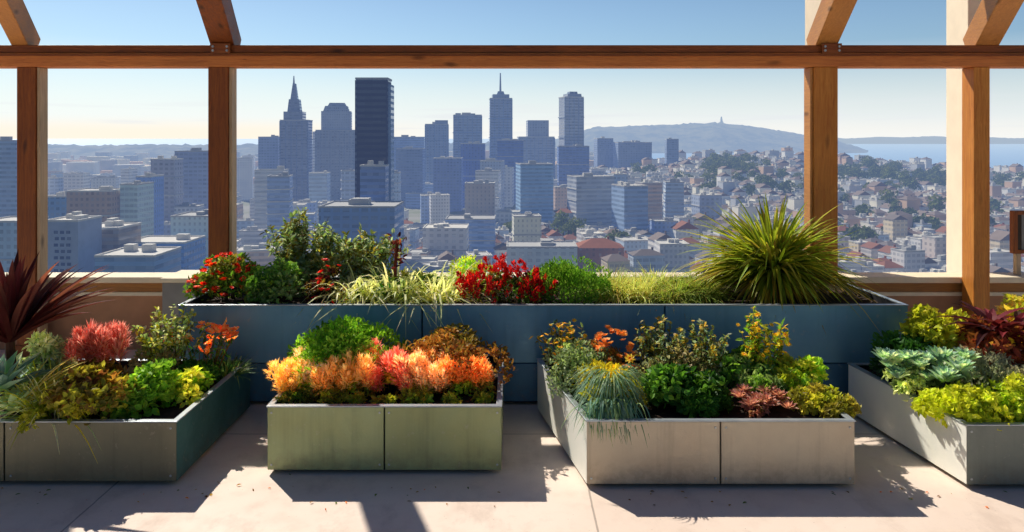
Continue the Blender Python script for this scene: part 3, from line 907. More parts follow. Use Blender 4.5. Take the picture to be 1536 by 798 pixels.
blades(g, np.stack([np.cos(az) * .05, np.sin(az) * .05, np.full(n, h * .2)], 1), az, r.uniform(-.1, .3, n), r.uniform(.25, .42, n) * 1.1, .022, .7, pick([S('8a7238'), S('6a5a2c'), S('a08a48')], n, r), 6, .2)
g.build('dead_leaves', LEAF, root)

# ---- planter with the coral plume (A)
loc, w_, h = spot('A', -50, 95, 335, 5.0)
loc = (wx(14, 5.0), 5.0, SOILZ['A'])
g = Geo(); r = np.random.default_rng(51); n = 84
az = r.uniform(0, 2 * PI, n); el = r.uniform(.5, 1.5, n)
L_ = h * .66
blades(g, np.stack([np.cos(az) * .03, np.sin(az) * .03, np.full(n, h * .36)], 1), az, el, L_ * r.uniform(.7, 1.08, n), .075, .22, pick(PALS['burg'] + [S('6a3630')], n, r), 7, .3, tipc=pick(PALS['burg'] + [S('663030'), S('784a40')], n, r))
root = tag(g.build('cordyline', LEAF, loc=loc), 'burgundy spiky plant with broad pointed leaves at the picture edge', 'spiky plant')
g = Geo(); g.tube([(0, 0, -.02), (.02, 0, h * .18), (0, 0, h * .38)], [.035, .03, .03], 8, 0, S('4a2c20')); g.build('trunk', LEAF, root)
loc = (wx(40, 4.85), 4.85, SOILZ['A'])
g = Geo(); r = np.random.default_rng(52); n = 11
blades(g, np.stack([r.normal(0, .03, n), r.normal(0, .03, n), np.full(n, .1)], 1), r.uniform(-.5, .9, n), r.uniform(.5, 1.2, n), r.uniform(.3, .62, n), .03, .25, pick([S('d8cc78'), S('b8b050'), S('e4dcb0')], n, r), 6)
tag(g.build('blade_plant', LEAF, loc=loc), 'thin plant with long pale yellow blades below the burgundy spiky plant', 'plant')
o, w_, h = shrub('silvery grey-green shrub with cream-edged leaves beside the coral plume', 'A', (28, 122, 455), 5.25, 1200, .05, .02, PALS['grey'] + PALS['pale'] + PALS['sage'], .5, 16, seed=53)
loc, w_, h = spot('A', -40, 70, 500, 4.86); loc = (wx(-4, 4.86), 4.86, SOILZ['A'])
g = Geo()
rosette(g, (0, 0, .15), .34, 34, PALS['mint'] + PALS['blue'], .3, 54); rosette(g, (.16, -.08, .06), .2, 26, PALS['mint'], .34, 55); rosette(g, (-.2, -.1, .05), .22, 26, PALS['blue'], .34, 56)
tag(g.build('agave', LEAF, loc=loc), 'mint-green agave rosettes with broad leaves at the picture edge', 'succulent')
loc, w_, h = spot('A', 30, 120, 520, 4.9)
g = Geo(); grass(g, w_ * 1.0, .4, h * 1.0, 260, PALS['lime'] + PALS['pale'], .014, .7, 57); tag(g.build('ornamental_grass', LEAF, loc=loc), 'yellow-green striped grass tuft in front of the silvery shrub', 'grass plant')
# coral plume
loc, w_, h = spot('A', 105, 192, 478, 5.3)
g = Geo(); mound(g, w_ * .9, .3, h * .55, 500, .06, .024, PALS['bronze'] + PALS['olive'], 9, 58)
root = tag(g.build('plume_flower', LEAF, loc=loc), 'coral-red feathery plume flower standing above bronze leaves', 'flower')
r = np.random.default_rng(59)
pts = [(r.uniform(-.42, .42) * w_, r.normal(0, .04), h * r.uniform(.42, .62)) for k in range(22)]
flowers(root, plume, [S('c8786a'), S('d88c7c'), S('b86658'), S('e0a090')], 0, w_, h, 60, name='flower_plume', tilt=.16, pts=pts, h=h * .42, rad=.05, n=150)
loc, w_, h = spot('A', 205, 312, 452, 5.55)
g = Geo(); stemmy(g, w_, .4, h, 36, PALS['lime'] + PALS['pale'] + PALS['sage'], .042, .024, 61, 22, lo=.4); tag(g.build('shrub', LEAF, loc=loc), 'tall airy shrub with pale yellow-green tips beside the blue planter', 'shrub')
shrub('low dusty pink-grey shrub between the coral plume and the airy shrub', 'A', (180, 262, 505), 5.4, 700, .045, .016, [S('b09a80'), S('9a8a6a'), S('7d8a5c')], .4, 12, seed=62)
# orange flowers on thin stems
loc, w_, h = spot('A', 240, 368, 482, 5.6)
g = Geo(); tips = stemmy(g, w_, .45, h * .98, 26, PALS['green'] + PALS['dark'], .05, .014, 63, 10, S('7a5a34'), .1)
root = tag(g.build('flowering_plant', LEAF, loc=loc), 'thin-stemmed plant with small orange flowers held above the teal side', 'flower')
flowers(root, bloom, PALS['orange'] + [S('f06a28')], 0, w_, h, 64, pts=tips, tilt=.4, rad=.034)
o, w_, h = shrub('bronze and olive leafy mound spilling over the olive-grey front', 'A', (62, 205, 545), 4.82, 2300, .05, .032, PALS['bronze'] + PALS['olive'] + PALS['lime'] + [S('6a4428')], .5, 26, seed=65)
shrub('low brownish-green mound near the mint-green agave', 'A', (40, 130, 590), 4.76, 800, .045, .028, PALS['olive'] + PALS['lime'], .3, 12, seed=165)
shrub('leafy bright-green mound in the middle of the coral-plume planter', 'A', (168, 275, 548), 5.0, 1500, .055, .036, PALS['green'] + PALS['bright'], .5, 18, seed=66)
shrub('yellow-green low plant just inside the white rim corner', 'A', (222, 318, 556), 5.15, 1000, .05, .032, PALS['lime'] + PALS['bright'], .42, 14, seed=67)
loc, w_, h = spot('A', 305, 372, 530, 5.7)
g = Geo(); grass(g, w_, .35, h, 420, PALS['dark'] + PALS['sage'], .008, .5, 68); tag(g.build('ornamental_grass', LEAF, loc=loc), 'dark green grass tuft in the back corner beside the teal side', 'grass plant')
shrub('small dark-green clump under the airy shrub', 'A', (258, 330, 535), 5.45, 700, .045, .024, PALS['dark'] + PALS['green'], .4, 10, seed=69)

# ---- sage-green planter (B)
shrub('big fluffy bright-green mound at the back of the sage planter', 'B', (424, 620, 462), 5.42, 12000, .036, .017, [S('6fa02c'), S('86b436'), S('588a24'), S('9cc044')], .72, 72, seed=70, up=.5, cr=.27)
shrub('brownish-orange rounded shrub beside the fluffy green mound', 'B', (610, 758, 478), 5.42, 3800, .04, .022, PALS['bronze'] + PALS['olive'] + [S('a8763c'), S('9a8440')], .7, 26, seed=71)
specs = ((420, 456, 548, 'gold', 'yellow-gold plume flowers at the near end of the sage planter'),
         (436, 492, 545, 'peach', 'pale peach plume flowers next to the yellow-gold ones'),
         (484, 560, 540, 'gold', 'golden orange plume flowers left of the coral-red ones'),
         (552, 614, 536, 'coral', 'coral-red plume flowers in the middle of the orange row'),
         (608, 672, 543, 'peach', 'light orange plume flowers right of the coral-red ones'),
         (662, 738, 545, 'orange', 'vivid orange plume flowers at the far end of the orange row'))
for q, (x0, x1, yt, pn, lab) in enumerate(specs):
    Y = 5.17 + .05 * (q % 2)
    loc, w_, h = spot('B', x0, x1, yt - 14, Y)
    g = Geo(); mound(g, w_ * 1.05, .3, h * .72, 1000, .045, .016, PALS['lime'] + PALS['olive'] + (PALS['burg'] if pn == 'coral' else PALS['bright']), 9, 80 + q)
    root = tag(g.build('plume_flower', LEAF, loc=loc), lab, 'flower', 'plume flowers along the front of the sage planter')
    r = np.random.default_rng(90 + q)
    pal = PALS[pn] + ([S('f6c878')] if pn in ('gold', 'peach') else [])
    if q == 4: pal = [S('fdd0a0'), S('fddab0'), S('f8c088')]
    if q == 2: pal = [S('fad084'), S('fcd894'), S('f4be68')]
    nn = int(34 * w_ / .25)
    pts = [(r.uniform(-.48, .48) * w_, r.uniform(-.15, .1), h * r.uniform(.15, .6)) for k in range(nn)]
    flowers(root, plume, pal, 0, w_, h, 95 + q, name='flower_plume', tilt=.16, pts=pts, h=h * .5, rad=.06, n=130)
for q, (x0, x1) in enumerate(((455, 520), (600, 650))):
    shrub(('low yellow-green leaves under the peach plumes', 'low yellow-green leaves between coral-red and vivid orange plumes')[q], 'B', (x0, x1, 582), 4.99, 400, .04, .02, PALS['lime'] + PALS['olive'], .2, 8, seed=100 + q)

for q in range(7):
    x = 408 + q * 49
    shrub('low green leaf tuft at the foot of the plume flowers', 'B', (x, x + 50, 590), 4.96, 260, .035, .016, PALS['lime'] + PALS['green'] + PALS['olive'], .12, 6, seed=180 + q, group='leaf tufts under the plume flowers')
# ---- taupe planter (C)
loc, w_, h = spot('C', 805, 890, 470, 5.48)
g = Geo(); tips = stemmy(g, w_, .4, h, 26, PALS['olive'] + PALS['sage'], .04, .014, 110, 16, lo=.2)
root = tag(g.build('flowering_plant', LEAF, loc=loc), 'yellow-flowered sprays in the back corner of the taupe planter', 'flower')
r = np.random.default_rng(111)
pts = [t_ + np.array([r.normal(0, .03), r.normal(0, .03), r.uniform(-.12, .02)]) for t_ in tips for k in range(3)][:80]
flowers(root, daisy, PALS['yellow'], 0, w_, h, 112, pts=pts, rad=.02)
shrub('grey-green small-leaved mound along the pale side of the taupe planter', 'C', (812, 935, 502), 5.35, 3200, .03, .016, PALS['grey'] + PALS['sage'], .7, 26, seed=113)
o, w_, h = shrub('rust-orange flower clump behind the yellow-green drooping plant', 'C', (880, 958, 490), 5.45, 600, .035, .016, PALS['olive'] + PALS['bronze'], .4, 10, seed=114)
flowers(o, bloom, [S('dc9c50'), S('e4b064'), S('c88840')], 60, w_, h * .98, 115, d=.45, zmin=.1, rad=.026)
# drooping conifer
loc, w_, h = spot('C', 862, 968, 540, 4.98)
g = Geo(); mound(g, w_, .42, h, 1500, .05, .014, [S('c0b82c'), S('a4ac30'), S('d2c440')], 18, 116, up=.7)
r = np.random.default_rng(117); n = 420; az = r.uniform(PI * .95, 2 * PI + .1, n)
base = np.stack([np.cos(az) * w_ * .3 * r.uniform(.2, 1, n), np.sin(az) * .2 * r.uniform(.4, 1, n), h * r.uniform(.25, .9, n)], 1)
blades(g, base, az, r.uniform(.1, .8, n), r.uniform(.1, .19, n), .011, .9, pick([S('6f8a4a'), S('5f8068'), S('88983c')], n, r), 5, .2, tipc=pick([S('6a8f86'), S('557a6c'), S('86a08c')], n, r))
n = 300; az = r.uniform(PI * 1.1, PI * 1.75, n)
base = np.stack([-.02 + r.normal(0, w_ * .16, n), np.full(n, -.22) + r.normal(0, .02, n), h * r.uniform(.2, .45, n)], 1)
blades(g, base, az, r.uniform(.2, .7, n), r.uniform(.1, .2, n), .012, 1.2, pick([S('557a6c'), S('6a8f80'), S('7d9a6a')], n, r), 6, .2)
tag(g.build('trailing_plant', LEAF, loc=loc), 'drooping plant with yellow top and blue-green trails hanging over the taupe front', 'trailing plant')
g = Geo(); daisy(g, PALS['yellow'], 5, .04)
for k in range(1):
    g.tube([(0, 0, -.35), (.01, 0, -.17), (0, 0, 0)], [.004, .003, .003], 5, 0, S('5f7a30'))
tag(g.build('daisy', PETAL, loc=(wx(945, 5.0), 5.0, wz(538, 5.0))), 'single yellow daisy on a thin stem above the drooping plant', 'flower')
for q, (x0, x1, yt, Y, lab) in enumerate(((948, 1024, 474, 5.45, 'tall airy grey-olive shrub with yellow buds in front of the blue planter'),
                                         (1012, 1092, 480, 5.4, 'grey-olive shrub with yellow buds beside the tall yellow flower stalks'))):
    loc, w_, h = spot('C', x0, x1, yt, Y)
    g = Geo(); tips = stemmy(g, w_ * 1.1, .5, h, 40, PALS['sage'] + PALS['olive'] + PALS['grey'] + [S('a89a78')], .038, .02, 120 + q, 26, lo=.2)
    root = tag(g.build('shrub', LEAF, loc=loc), lab, 'shrub')
    flowers(root, daisy, [S('c8b030'), S('d8c048')], 0, w_, h, 125 + q, pts=tips[::2], rad=.02)
shrub('dusty rose-olive mound behind the dark green leafy plant', 'C', (945, 1075, 520), 5.3, 2000, .034, .018, [S('8f8660'), S('a3957a'), S('76804a'), S('8d9a78')], .5, 22, seed=127)
shrub('dark green leafy mound in the middle of the taupe planter', 'C', (955, 1102, 548), 4.98, 2600, .05, .034, PALS['dark'] + PALS['green'], .5, 24, seed=128)
loc, w_, h = spot('C', 1098, 1182, 448, 5.42)
g = Geo(); tips = stemmy(g, w_, .35, h, 15, PALS['lime'] + PALS['green'], .06, .026, 130, 26, S('8a7a48'), .15)
root = tag(g.build('flowering_plant', LEAF, loc=loc), 'tallest plant of the taupe planter, upright stalks with yellow flowers', 'flower')
r = np.random.default_rng(131)
pts = [t_ * np.array([1, 1, u]) * np.array([.55 + .45 * u, .55 + .45 * u, 1]) + r.normal(0, .02, 3) for t_ in tips for u in (1., .86, .74, .62)]
flowers(root, daisy, PALS['yellow'] + [S('d0c040')], 0, w_, h, 132, pts=pts, rad=.024)
shrub('bright yellow-green leafy bush at the back corner of the taupe planter', 'C', (1134, 1248, 536), 5.35, 1700, .05, .03, PALS['lime'] + PALS['bright'], .55, 18, seed=133)
shrub('dark green filler bush under the yellow flower stalks', 'C', (1060, 1160, 530), 5.4, 900, .05, .03, PALS['green'] + PALS['sage'], .4, 12, seed=134)
loc, w_, h = spot('C', 1098, 1182, 586, 4.9)
g = Geo(); r = np.random.default_rng(135)
for k in range(20):
    rosette(g, (r.uniform(-.42, .42) * w_, r.uniform(-.16, .16), h * r.uniform(.25, .72)), .075, 20, PALS['pink'] + [S('9a7a6c')], .42, 136 + k)
mound(g, w_ * .9, .3, h * .55, 300, .03, .02, PALS['pink'] + PALS['olive'], 8, 160, stems=False)
tag(g.build('succulent', LEAF, loc=loc), 'cluster of small dusty pink rosettes at the front of the taupe planter', 'succulent')
shrub('low yellow-green mound at the front corner of the taupe planter', 'C', (1176, 1292, 578), 4.92, 2000, .035, .022, PALS['lime'] + PALS['olive'], .42, 20, seed=137)
shrub('small pale sage clump between the pink rosettes and the yellow-green bush', 'C', (1088, 1180, 560), 5.1, 900, .04, .02, PALS['sage'] + PALS['green'], .3, 12, seed=138)

# ---- slate planter (D)
shrub('yellow-green bush at the back of the slate planter, below the cream pier', 'D', (1350, 1458, 402), 5.6, 1900, .055, .032, PALS['lime'] + [S('d8cc40')], .5, 22, seed=140)
loc, w_, h = spot('D', 1425, 1560, 405, 5.35)
g = Geo(); mound(g, w_, .5, h, 900, .075, .036, [S('8a4030'), S('6a3226'), S('9c5a34'), S('7a5a2c')], 16, 141)
r = np.random.default_rng(142); n = 44; az = r.uniform(0, 2 * PI, n)
blades(g, np.stack([r.normal(0, .05, n), r.normal(0, .05, n), np.full(n, h * .5)], 1), az, r.uniform(.0, .8, n), r.uniform(.25, .45, n), .07, .3, pick(PALS['burg'] + [S('6e2830')], n, r), 6, .25)
tag(g.build('shrub', LEAF, loc=loc), 'reddish-brown shrub with broad burgundy leaves in the slate planter', 'shrub')
shrub('yellow-tipped bush at the picture edge beside the thin timber post', 'D', (1490, 1580, 400), 5.6, 900, .055, .03, PALS['lime'] + PALS['gold'], .4, 14, seed=143)
shrub('dark green shrub leaning over the shaded back corner of the slate planter', 'D', (1308, 1432, 470), 5.5, 2200, .055, .026, PALS['dark'] + [S('2c4a34'), S('3f5f48')], .5, 22, seed=144)
shrub('pale green small bush in front of the dark green shrub', 'D', (1334, 1400, 506), 5.2, 800, .04, .022, PALS['sage'] + PALS['pale'], .3, 12, seed=145)
for q, (x, y, Y, s_) in enumerate(((1352, 552, 5.25, .15), (1392, 556, 5.1, .16), (1436, 562, 5.0, .14))):
    g = Geo(); rr = np.random.default_rng(440 + q)
    for k in range(7):
        a_ = rr.uniform(0, 2 * PI); e_ = rr.uniform(.02, .17)
        rosette(g, (math.cos(a_) * e_ * 1.3, math.sin(a_) * e_, rr.uniform(.02, .16)), s_ * rr.uniform(.5, .85), 34, PALS['blue'] + PALS['mint'], .46, 446 + q * 9 + k, 52)
    g.tube([(0, 0, -.1), (0, 0, .12)], [.02, .02], 6, 0, S('5a6a50'))
    tag(g.build('succulent', LEAF, loc=(wx(x, Y), Y, wz(y, Y) - .1)), ('blue-grey succulent rosettes nearest the shaded back corner', 'largest blue-grey succulent rosettes behind the yellow-green front mound', 'blue-grey succulent rosettes beside the lavender-grey mound')[q], 'succulent')
shrub('lavender-grey fine-leaved mound in the slate planter', 'D', (1410, 1560, 505), 5.15, 3000, .045, .012, [S('8a9488'), S('a0a498'), S('7a8a7c'), S('9a9484')], .55, 26, seed=149, up=.6)
shrub('bright yellow-green mound along the front rim of the slate planter', 'D', (1384, 1500, 574), 4.85, 2600, .045, .028, [S('b4c030'), S('9cb42c'), S('c8cc44')], .42, 24, seed=150)
shrub('lime-green mound at the picture edge of the slate planter', 'D', (1478, 1580, 566), 4.85, 2000, .045, .028, [S('a4b430'), S('8ca82c'), S('c0c444')], .42, 20, seed=151)
shrub('dark filler foliage under the reddish-brown shrub', 'D', (1400, 1500, 500), 5.35, 1000, .05, .03, PALS['dark'] + PALS['olive'], .4, 12, seed=152)

# ------------------------------------------------------------------ the city below and beyond
def sst(v, a, b):
    t = np.clip((np.asarray(v, float) - a) / (b - a), 0, 1); return t * t * (3 - 2 * t)


def ground(X, D):
    X = np.asarray(X, float); D = np.asarray(D, float)
    a = X / np.maximum(D, 1)
    amp = np.interp(a, [-.8, -.1, .05, .27, .36, .43, .5, .58, .66, .9], [0, 0, 18, 46, 49, 38, 35, 30, 22, 20])
    h = -84 + amp * sst(D, 430, 1180)
    edge = np.interp(a, [-.8, -.05, .1, .28, .9], [3000, 3000, 2300, 1650, 1650])
    h = h - (h + 122) * sst(D, edge * .8, edge)
    h = h + 1.8 * np.sin(X / 57.) * np.sin(D / 83. + 1) + 1.2 * np.sin(X / 31. + D / 49.)
    return h


nb = NT('city_ground')
gp_ = nb.n('ShaderNodeNewGeometry').outputs['Position']
n1 = nb.noise(.03, 5, gp_); n2 = nb.noise(.2, 3, gp_)
gc = nb.mix(nb.ramp(n1, .4, .62), S('8a8a84'), S('6c7458'))
gc = nb.mix(nb.math('MULTIPLY', nb.ramp(n2, .5, .7), .6), gc, S('8a8a88'))
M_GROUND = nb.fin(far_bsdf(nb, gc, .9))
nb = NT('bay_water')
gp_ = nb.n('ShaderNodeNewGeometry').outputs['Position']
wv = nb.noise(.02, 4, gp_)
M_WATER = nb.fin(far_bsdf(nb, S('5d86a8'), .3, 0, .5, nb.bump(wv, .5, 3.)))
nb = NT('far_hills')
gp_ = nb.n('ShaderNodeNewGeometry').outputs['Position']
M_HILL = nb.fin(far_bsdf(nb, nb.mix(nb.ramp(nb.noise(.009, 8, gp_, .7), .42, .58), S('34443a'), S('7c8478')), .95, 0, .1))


def sheet(name, As, Ds, zf, mat, label=None):
    A, D = np.meshgrid(As, Ds)
    X = A * D; Z = zf(X, D)
    V = np.stack([X, D, Z], -1).reshape(-1, 3); n = len(As)
    Q = [(j * n + i, j * n + i + 1, (j + 1) * n + i + 1, (j + 1) * n + i) for j in range(len(Ds) - 1) for i in range(n - 1)]
    g = Geo(); g.add(V, Q)
    return tag(g.build(name, mat, smooth=True), label, kind='structure')


sheet('city_ground', np.linspace(-1.6, 1.6, 161), np.concatenate([[12], np.geomspace(60, 3100, 130)]), ground, M_GROUND)
g = Geo(); g.box(-60000, 60000, 1000, 90000, -101, -100); tag(g.build('bay_water', M_WATER), kind='structure')
rh = np.random.default_rng(4)
hx = np.array([.05, .09, .115, .14, .18, .22, .24, .27, .285, .3, .33, .36, .40, .43, .46, .49])
hy_ = np.array([212, 197, 190, 190, 188, 187, 185, 184, 184, 186, 190, 195, 202, 207, 216, 228])
jag = rh.normal(0, .8, 400)
def ridge(y0, dep, span, base=-104.):
    def f(X, D):
        a = X / D
        top = CAMZ - (y0(a) - HY) / F * dep
        top = top + np.interp(a * 300 % 400, np.arange(400), jag) * 4
        t = np.clip(np.abs(D - dep) / span, 0, 1)
        return base + (top - base) * (1 - t ** 1.6) * (1 + .10 * t * np.sin(X / 130. + np.sin(D / 260.) * 2) + .08 * t * np.sin(X / 61. + D / 190.))
    return f
sheet('far_hills', np.linspace(.03, .49, 150), np.linspace(4900, 6500, 41), ridge(lambda a: np.interp(a, hx, hy_), 5700, 800), M_HILL)
sheet('far_shore', np.linspace(-1.2, .06, 300), np.linspace(3300, 4100, 9), ridge(lambda a: np.interp(a, [-1.2, -.7, -.6, -.5, -.4, -.2, .0], [208, 213, 218, 217, 217, 215, 212]), 3700, 400), M_HILL)
sheet('far_shore', np.linspace(.3, 1.3, 240), np.linspace(12600, 15400, 21), ridge(lambda a: 205.8 + .9 * np.sin(a * 31) + .7 * np.sin(a * 83 + 1), 14000, 1400), M_HILL)
# mast on the far hill
xm = wx(1082, 5700)
mr = empty('hill_mast', (xm, 5700, wz(185, 5700) - 6), 'tiny mast standing on the summit of the far hill', 'mast')
g = Geo(); g.box(-14, 14, -10, 10, 0, 18); g.build('base', FAC_D, mr)
g = Geo(); g.prism([(-9, -9), (9, -9), (9, 9), (-9, 9)], 18.2, 58, 0, [(-4, -4), (4, -4), (4, 4), (-4, 4)]); g.build('shaft', FAC_D, mr)

taken = []          # footprints (x, y, radius) already built on
STRIPS = [(0, 66, 'left of the first post'), (66, 190, 'above the coral plume'), (190, 312, 'above the thin-stemmed flowers'),
          (312, 420, 'by the second post'), (420, 500, 'above the airy olive shrub'),
          (500, 610, 'above the feathery shrub'), (610, 690, 'above the cream grass'), (690, 770, 'above the crimson flowers'),
          (770, 840, 'past the crimson flowers'), (840, 910, 'above the bright grass mound'),
          (910, 1000, 'above the pale grass mound'), (1000, 1070, 'beside the spiky plant'),
          (1070, 1150, 'above the spiky plant'), (1150, 1212, 'before the thick post'),
          (1212, 1330, 'just past the thick post'), (1330, 1425, 'before the cream pier'),
          (1425, 1700, 'beyond the thin post')]
auto = []           # things whose label is written once everything stands


def later(o, desc, cat, group, X, D, ztop):
    auto.append((o, desc, cat, group, ppx(X, D), ppy(ztop, D)))


def tone(o, c):
    o.color = C4(c); return o


def boxroof(g, w_, d, h, kind, r):
    """walls in slot 0, roof in slot 1; built about the middle of the footprint"""
    if kind in ('flat', 'slab'):
        g.box(-w_ / 2, w_ / 2, -d / 2, d / 2, -25, h, 0)
        return
    g.box(-w_ / 2, w_ / 2, -d / 2, d / 2, -25, h, 0)


def roof_geo(w_, d, h, kind, r):
    g = Geo()
    if kind == 'flat':
        t = .5
        g.ring([(-w_ / 2 - .15, -d / 2 - .15), (w_ / 2 + .15, -d / 2 - .15), (w_ / 2 + .15, d / 2 + .15), (-w_ / 2 - .15, d / 2 + .15)],
               [(-w_ / 2 + t, -d / 2 + t), (w_ / 2 - t, -d / 2 + t), (w_ / 2 - t, d / 2 - t), (-w_ / 2 + t, d / 2 - t)], h + .02, h + .9)
        g.box(-w_ / 2 + t + .02, w_ / 2 - t - .02, -d / 2 + t + .02, d / 2 - t - .02, h + .03, h + .3)
        for k in range(r.integers(1, 4)):
            a, b = r.uniform(-.32, .2) * w_, r.uniform(-.3, .1) * d
            g.box(a, a + w_ * r.uniform(.12, .26), b, b + d * r.uniform(.12, .3), h + .31, h + r.uniform(1.8, 3.6))
    elif kind == 'gable':
        e = .4; p = w_ * r.uniform(.22, .34)
        V = [(-w_ / 2 - e, -d / 2 - e, h), (w_ / 2 + e, -d / 2 - e, h), (w_ / 2 + e, d / 2 + e, h), (-w_ / 2 - e, d / 2 + e, h), (0, -d / 2 - e, h + p), (0, d / 2 + e, h + p)]
        g.add(V, [(0, 4, 5, 3), (1, 2, 5, 4), (0, 1, 4, 4), (2, 3, 5, 5), (0, 3, 2, 1)])
        g.box(w_ * .2, w_ * .2 + 1, d * .1, d * .1 + 1, h, h + p + 1)
    else:
        e = .5; p = min(w_, d) * .25
        V = [(-w_ / 2 - e, -d / 2 - e, h), (w_ / 2 + e, -d / 2 - e, h), (w_ / 2 + e, d / 2 + e, h), (-w_ / 2 - e, d / 2 + e, h), (-w_ * .15, 0, h + p), (w_ * .15, 0, h + p)]
        g.add(V, [(0, 1, 5, 4), (1, 2, 5, 5), (2, 3, 4, 5), (3, 0, 4, 4), (0, 3, 2, 1)])
        g.box(w_ * .2, w_ * .2 + 1.1, d * .1, d * .1 + 1.1, h, h + p + .8)
    return g


def block(name, X, D, w_, d, h, yaw, c, kind, r, desc, cat, group, roofmat=None, label=None, parts=True, bands=0, fac=None):
    """one building: walls with floor ledges, a roof (parapet, huts or slopes), optional window bays"""
    z0 = float(ground(X, D))
    g = Geo(); boxroof(g, w_, d, h, kind, r)
    o = g.build(name, [fac or FAC], loc=(X, D, z0)); o.rotation_euler.z = yaw; tone(o, tuple(min(.75, v * 2.0) for v in c))
    rg = roof_geo(w_, d, h, kind, r)
    rm = roofmat or (ROOF_P if kind == 'flat' else ROOF_R)
    ro = rg.build('roof', [rm], o); tone(ro, c)
    if bands:
        step = h / bands
        for k in range(1, bands):
            b = Geo()
            b.ring([(-w_ / 2 - .5, -d / 2 - .5), (w_ / 2 + .5, -d / 2 - .5), (w_ / 2 + .5, d / 2 + .5), (-w_ / 2 - .5, d / 2 + .5)],
                   [(-w_ / 2 - .01, -d / 2 - .01), (w_ / 2 + .01, -d / 2 - .01), (w_ / 2 + .01, d / 2 + .01), (-w_ / 2 - .01, d / 2 + .01)], k * step - .4, k * step + .4)
            bo_ = b.build('ledge', [ROOF_P], o); tone(bo_, c)
    taken.append((X, D, .5 * math.hypot(w_, d) * .8))
    if label: tag(o, label, cat, group)
    else: later(o, desc, cat, group, X, D, z0 + h)
    return o


def named(label, x0, x1, yt, D, c, depth=None, yaw=.0, kind='flat', bands=0, name='office_block', cat='building', roofmat=None, seed=0, fac=None):
    """a building read off the photo: pixel columns x0..x1, roof line yt, standing D metres away"""
    X = wx((x0 + x1) / 2, D); w_ = (x1 - x0) / F * D
    d = depth or w_ * .8
    if yaw: w_ = w_ / (math.cos(yaw) + abs(math.sin(yaw)) * d / w_)
    z0 = float(ground(X, D + d / 2))
    return block(name, X, D + d / 2, w_, d, wz(yt, D) - z0, yaw, c, kind, np.random.default_rng(seed + 900), '', cat, None, roofmat, label, True, bands, fac)


BLU, SLA, GRY, TAN, CRM, BRN = S('66799a'), S('7a8494'), S('8f8f92'), S('a8957f'), S('cfc6b2'), S('6f5a50')
NAVY = S('0a1440')
FAC_N = mat_facade('navy_facade', 1.3, .12)


def tower(label, D, shapes, c, yaw=0., fac=None):
    """a skyscraper from stacked shapes: (part name, x0, x1, ytop, ybottom, taper, depth ratio[, colour])"""
    x0, x1 = shapes[0][1], shapes[0][2]
    X = wx((x0 + x1) / 2, D); w0 = (x1 - x0) / F * D
    z0 = float(ground(X, D))
    root = empty('skyscraper', (X, D + w0 / 2, z0), label, 'skyscraper'); root.rotation_euler.z = yaw
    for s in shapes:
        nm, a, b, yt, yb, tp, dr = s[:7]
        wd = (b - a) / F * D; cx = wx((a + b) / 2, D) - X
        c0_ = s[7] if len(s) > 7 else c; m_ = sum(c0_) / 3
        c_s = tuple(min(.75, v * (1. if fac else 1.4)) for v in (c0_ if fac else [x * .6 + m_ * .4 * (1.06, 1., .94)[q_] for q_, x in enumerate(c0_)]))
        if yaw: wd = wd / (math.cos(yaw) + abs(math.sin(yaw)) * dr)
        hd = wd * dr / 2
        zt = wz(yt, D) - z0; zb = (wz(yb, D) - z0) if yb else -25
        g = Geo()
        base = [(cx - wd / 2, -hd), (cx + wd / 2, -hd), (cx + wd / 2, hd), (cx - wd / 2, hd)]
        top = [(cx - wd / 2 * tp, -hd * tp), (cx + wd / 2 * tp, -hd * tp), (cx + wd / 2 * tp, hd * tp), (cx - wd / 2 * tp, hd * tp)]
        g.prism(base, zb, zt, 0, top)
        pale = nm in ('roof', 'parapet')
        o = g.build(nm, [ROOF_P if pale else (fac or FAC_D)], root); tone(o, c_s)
        if nm in ('shaft', 'podium') and tp > .95:      # corner fins and cornice give the tower an edge
            t = max(.5, wd * .022)
            for q, (px_, py_) in enumerate(((-wd / 2, -hd), (wd / 2, -hd))):
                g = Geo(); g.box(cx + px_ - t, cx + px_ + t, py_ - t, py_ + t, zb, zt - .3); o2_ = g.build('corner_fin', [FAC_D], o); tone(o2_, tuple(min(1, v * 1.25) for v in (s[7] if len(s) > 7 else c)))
            nf = max(3, int(wd / 5.5)); ztop_ = zt - .4; zlow = max(zb, zt - 170)
            if fac is None and nm == 'shaft':
                for k in range(1, nf):
                    xx = cx - wd / 2 + wd * k / nf
                    g = Geo(); g.box(xx - .45, xx + .45, -hd - .7, -hd + .1, zlow, ztop_); of_ = g.build('facade_fin', [FAC_D], o); tone(of_, tuple(min(1, v * 1.2) for v in c))
                for k in range(1, 6):
                    zz = zlow + (zt - zlow) * k / 6
                    g = Geo(); g.box(cx - wd / 2 - .9, cx + wd / 2 + .9, -hd - .9, hd + .9, zz - .5, zz + .6); ol_ = g.build('ledge', [FAC_D], o); tone(ol_, tuple(min(1, v * 1.1) for v in c))
            g = Geo(); g.box(cx - wd * .2, cx + wd * .12, -hd * .4, hd * .3, zt + 1.25, zt + 4.2)
            if fac is None: ou_ = g.build('rooftop_unit', [ROOF_P], o); tone(ou_, c)
            g = Geo(); g.box(cx - wd / 2 - .4, cx + wd / 2 + .4, -hd - .4, hd + .4, zt + .05, zt + 1.2); o3_ = g.build('cornice', [ROOF_P], o); tone(o3_, c)
    taken.append((X, D + w0 / 2, w0 * .6))
    return root


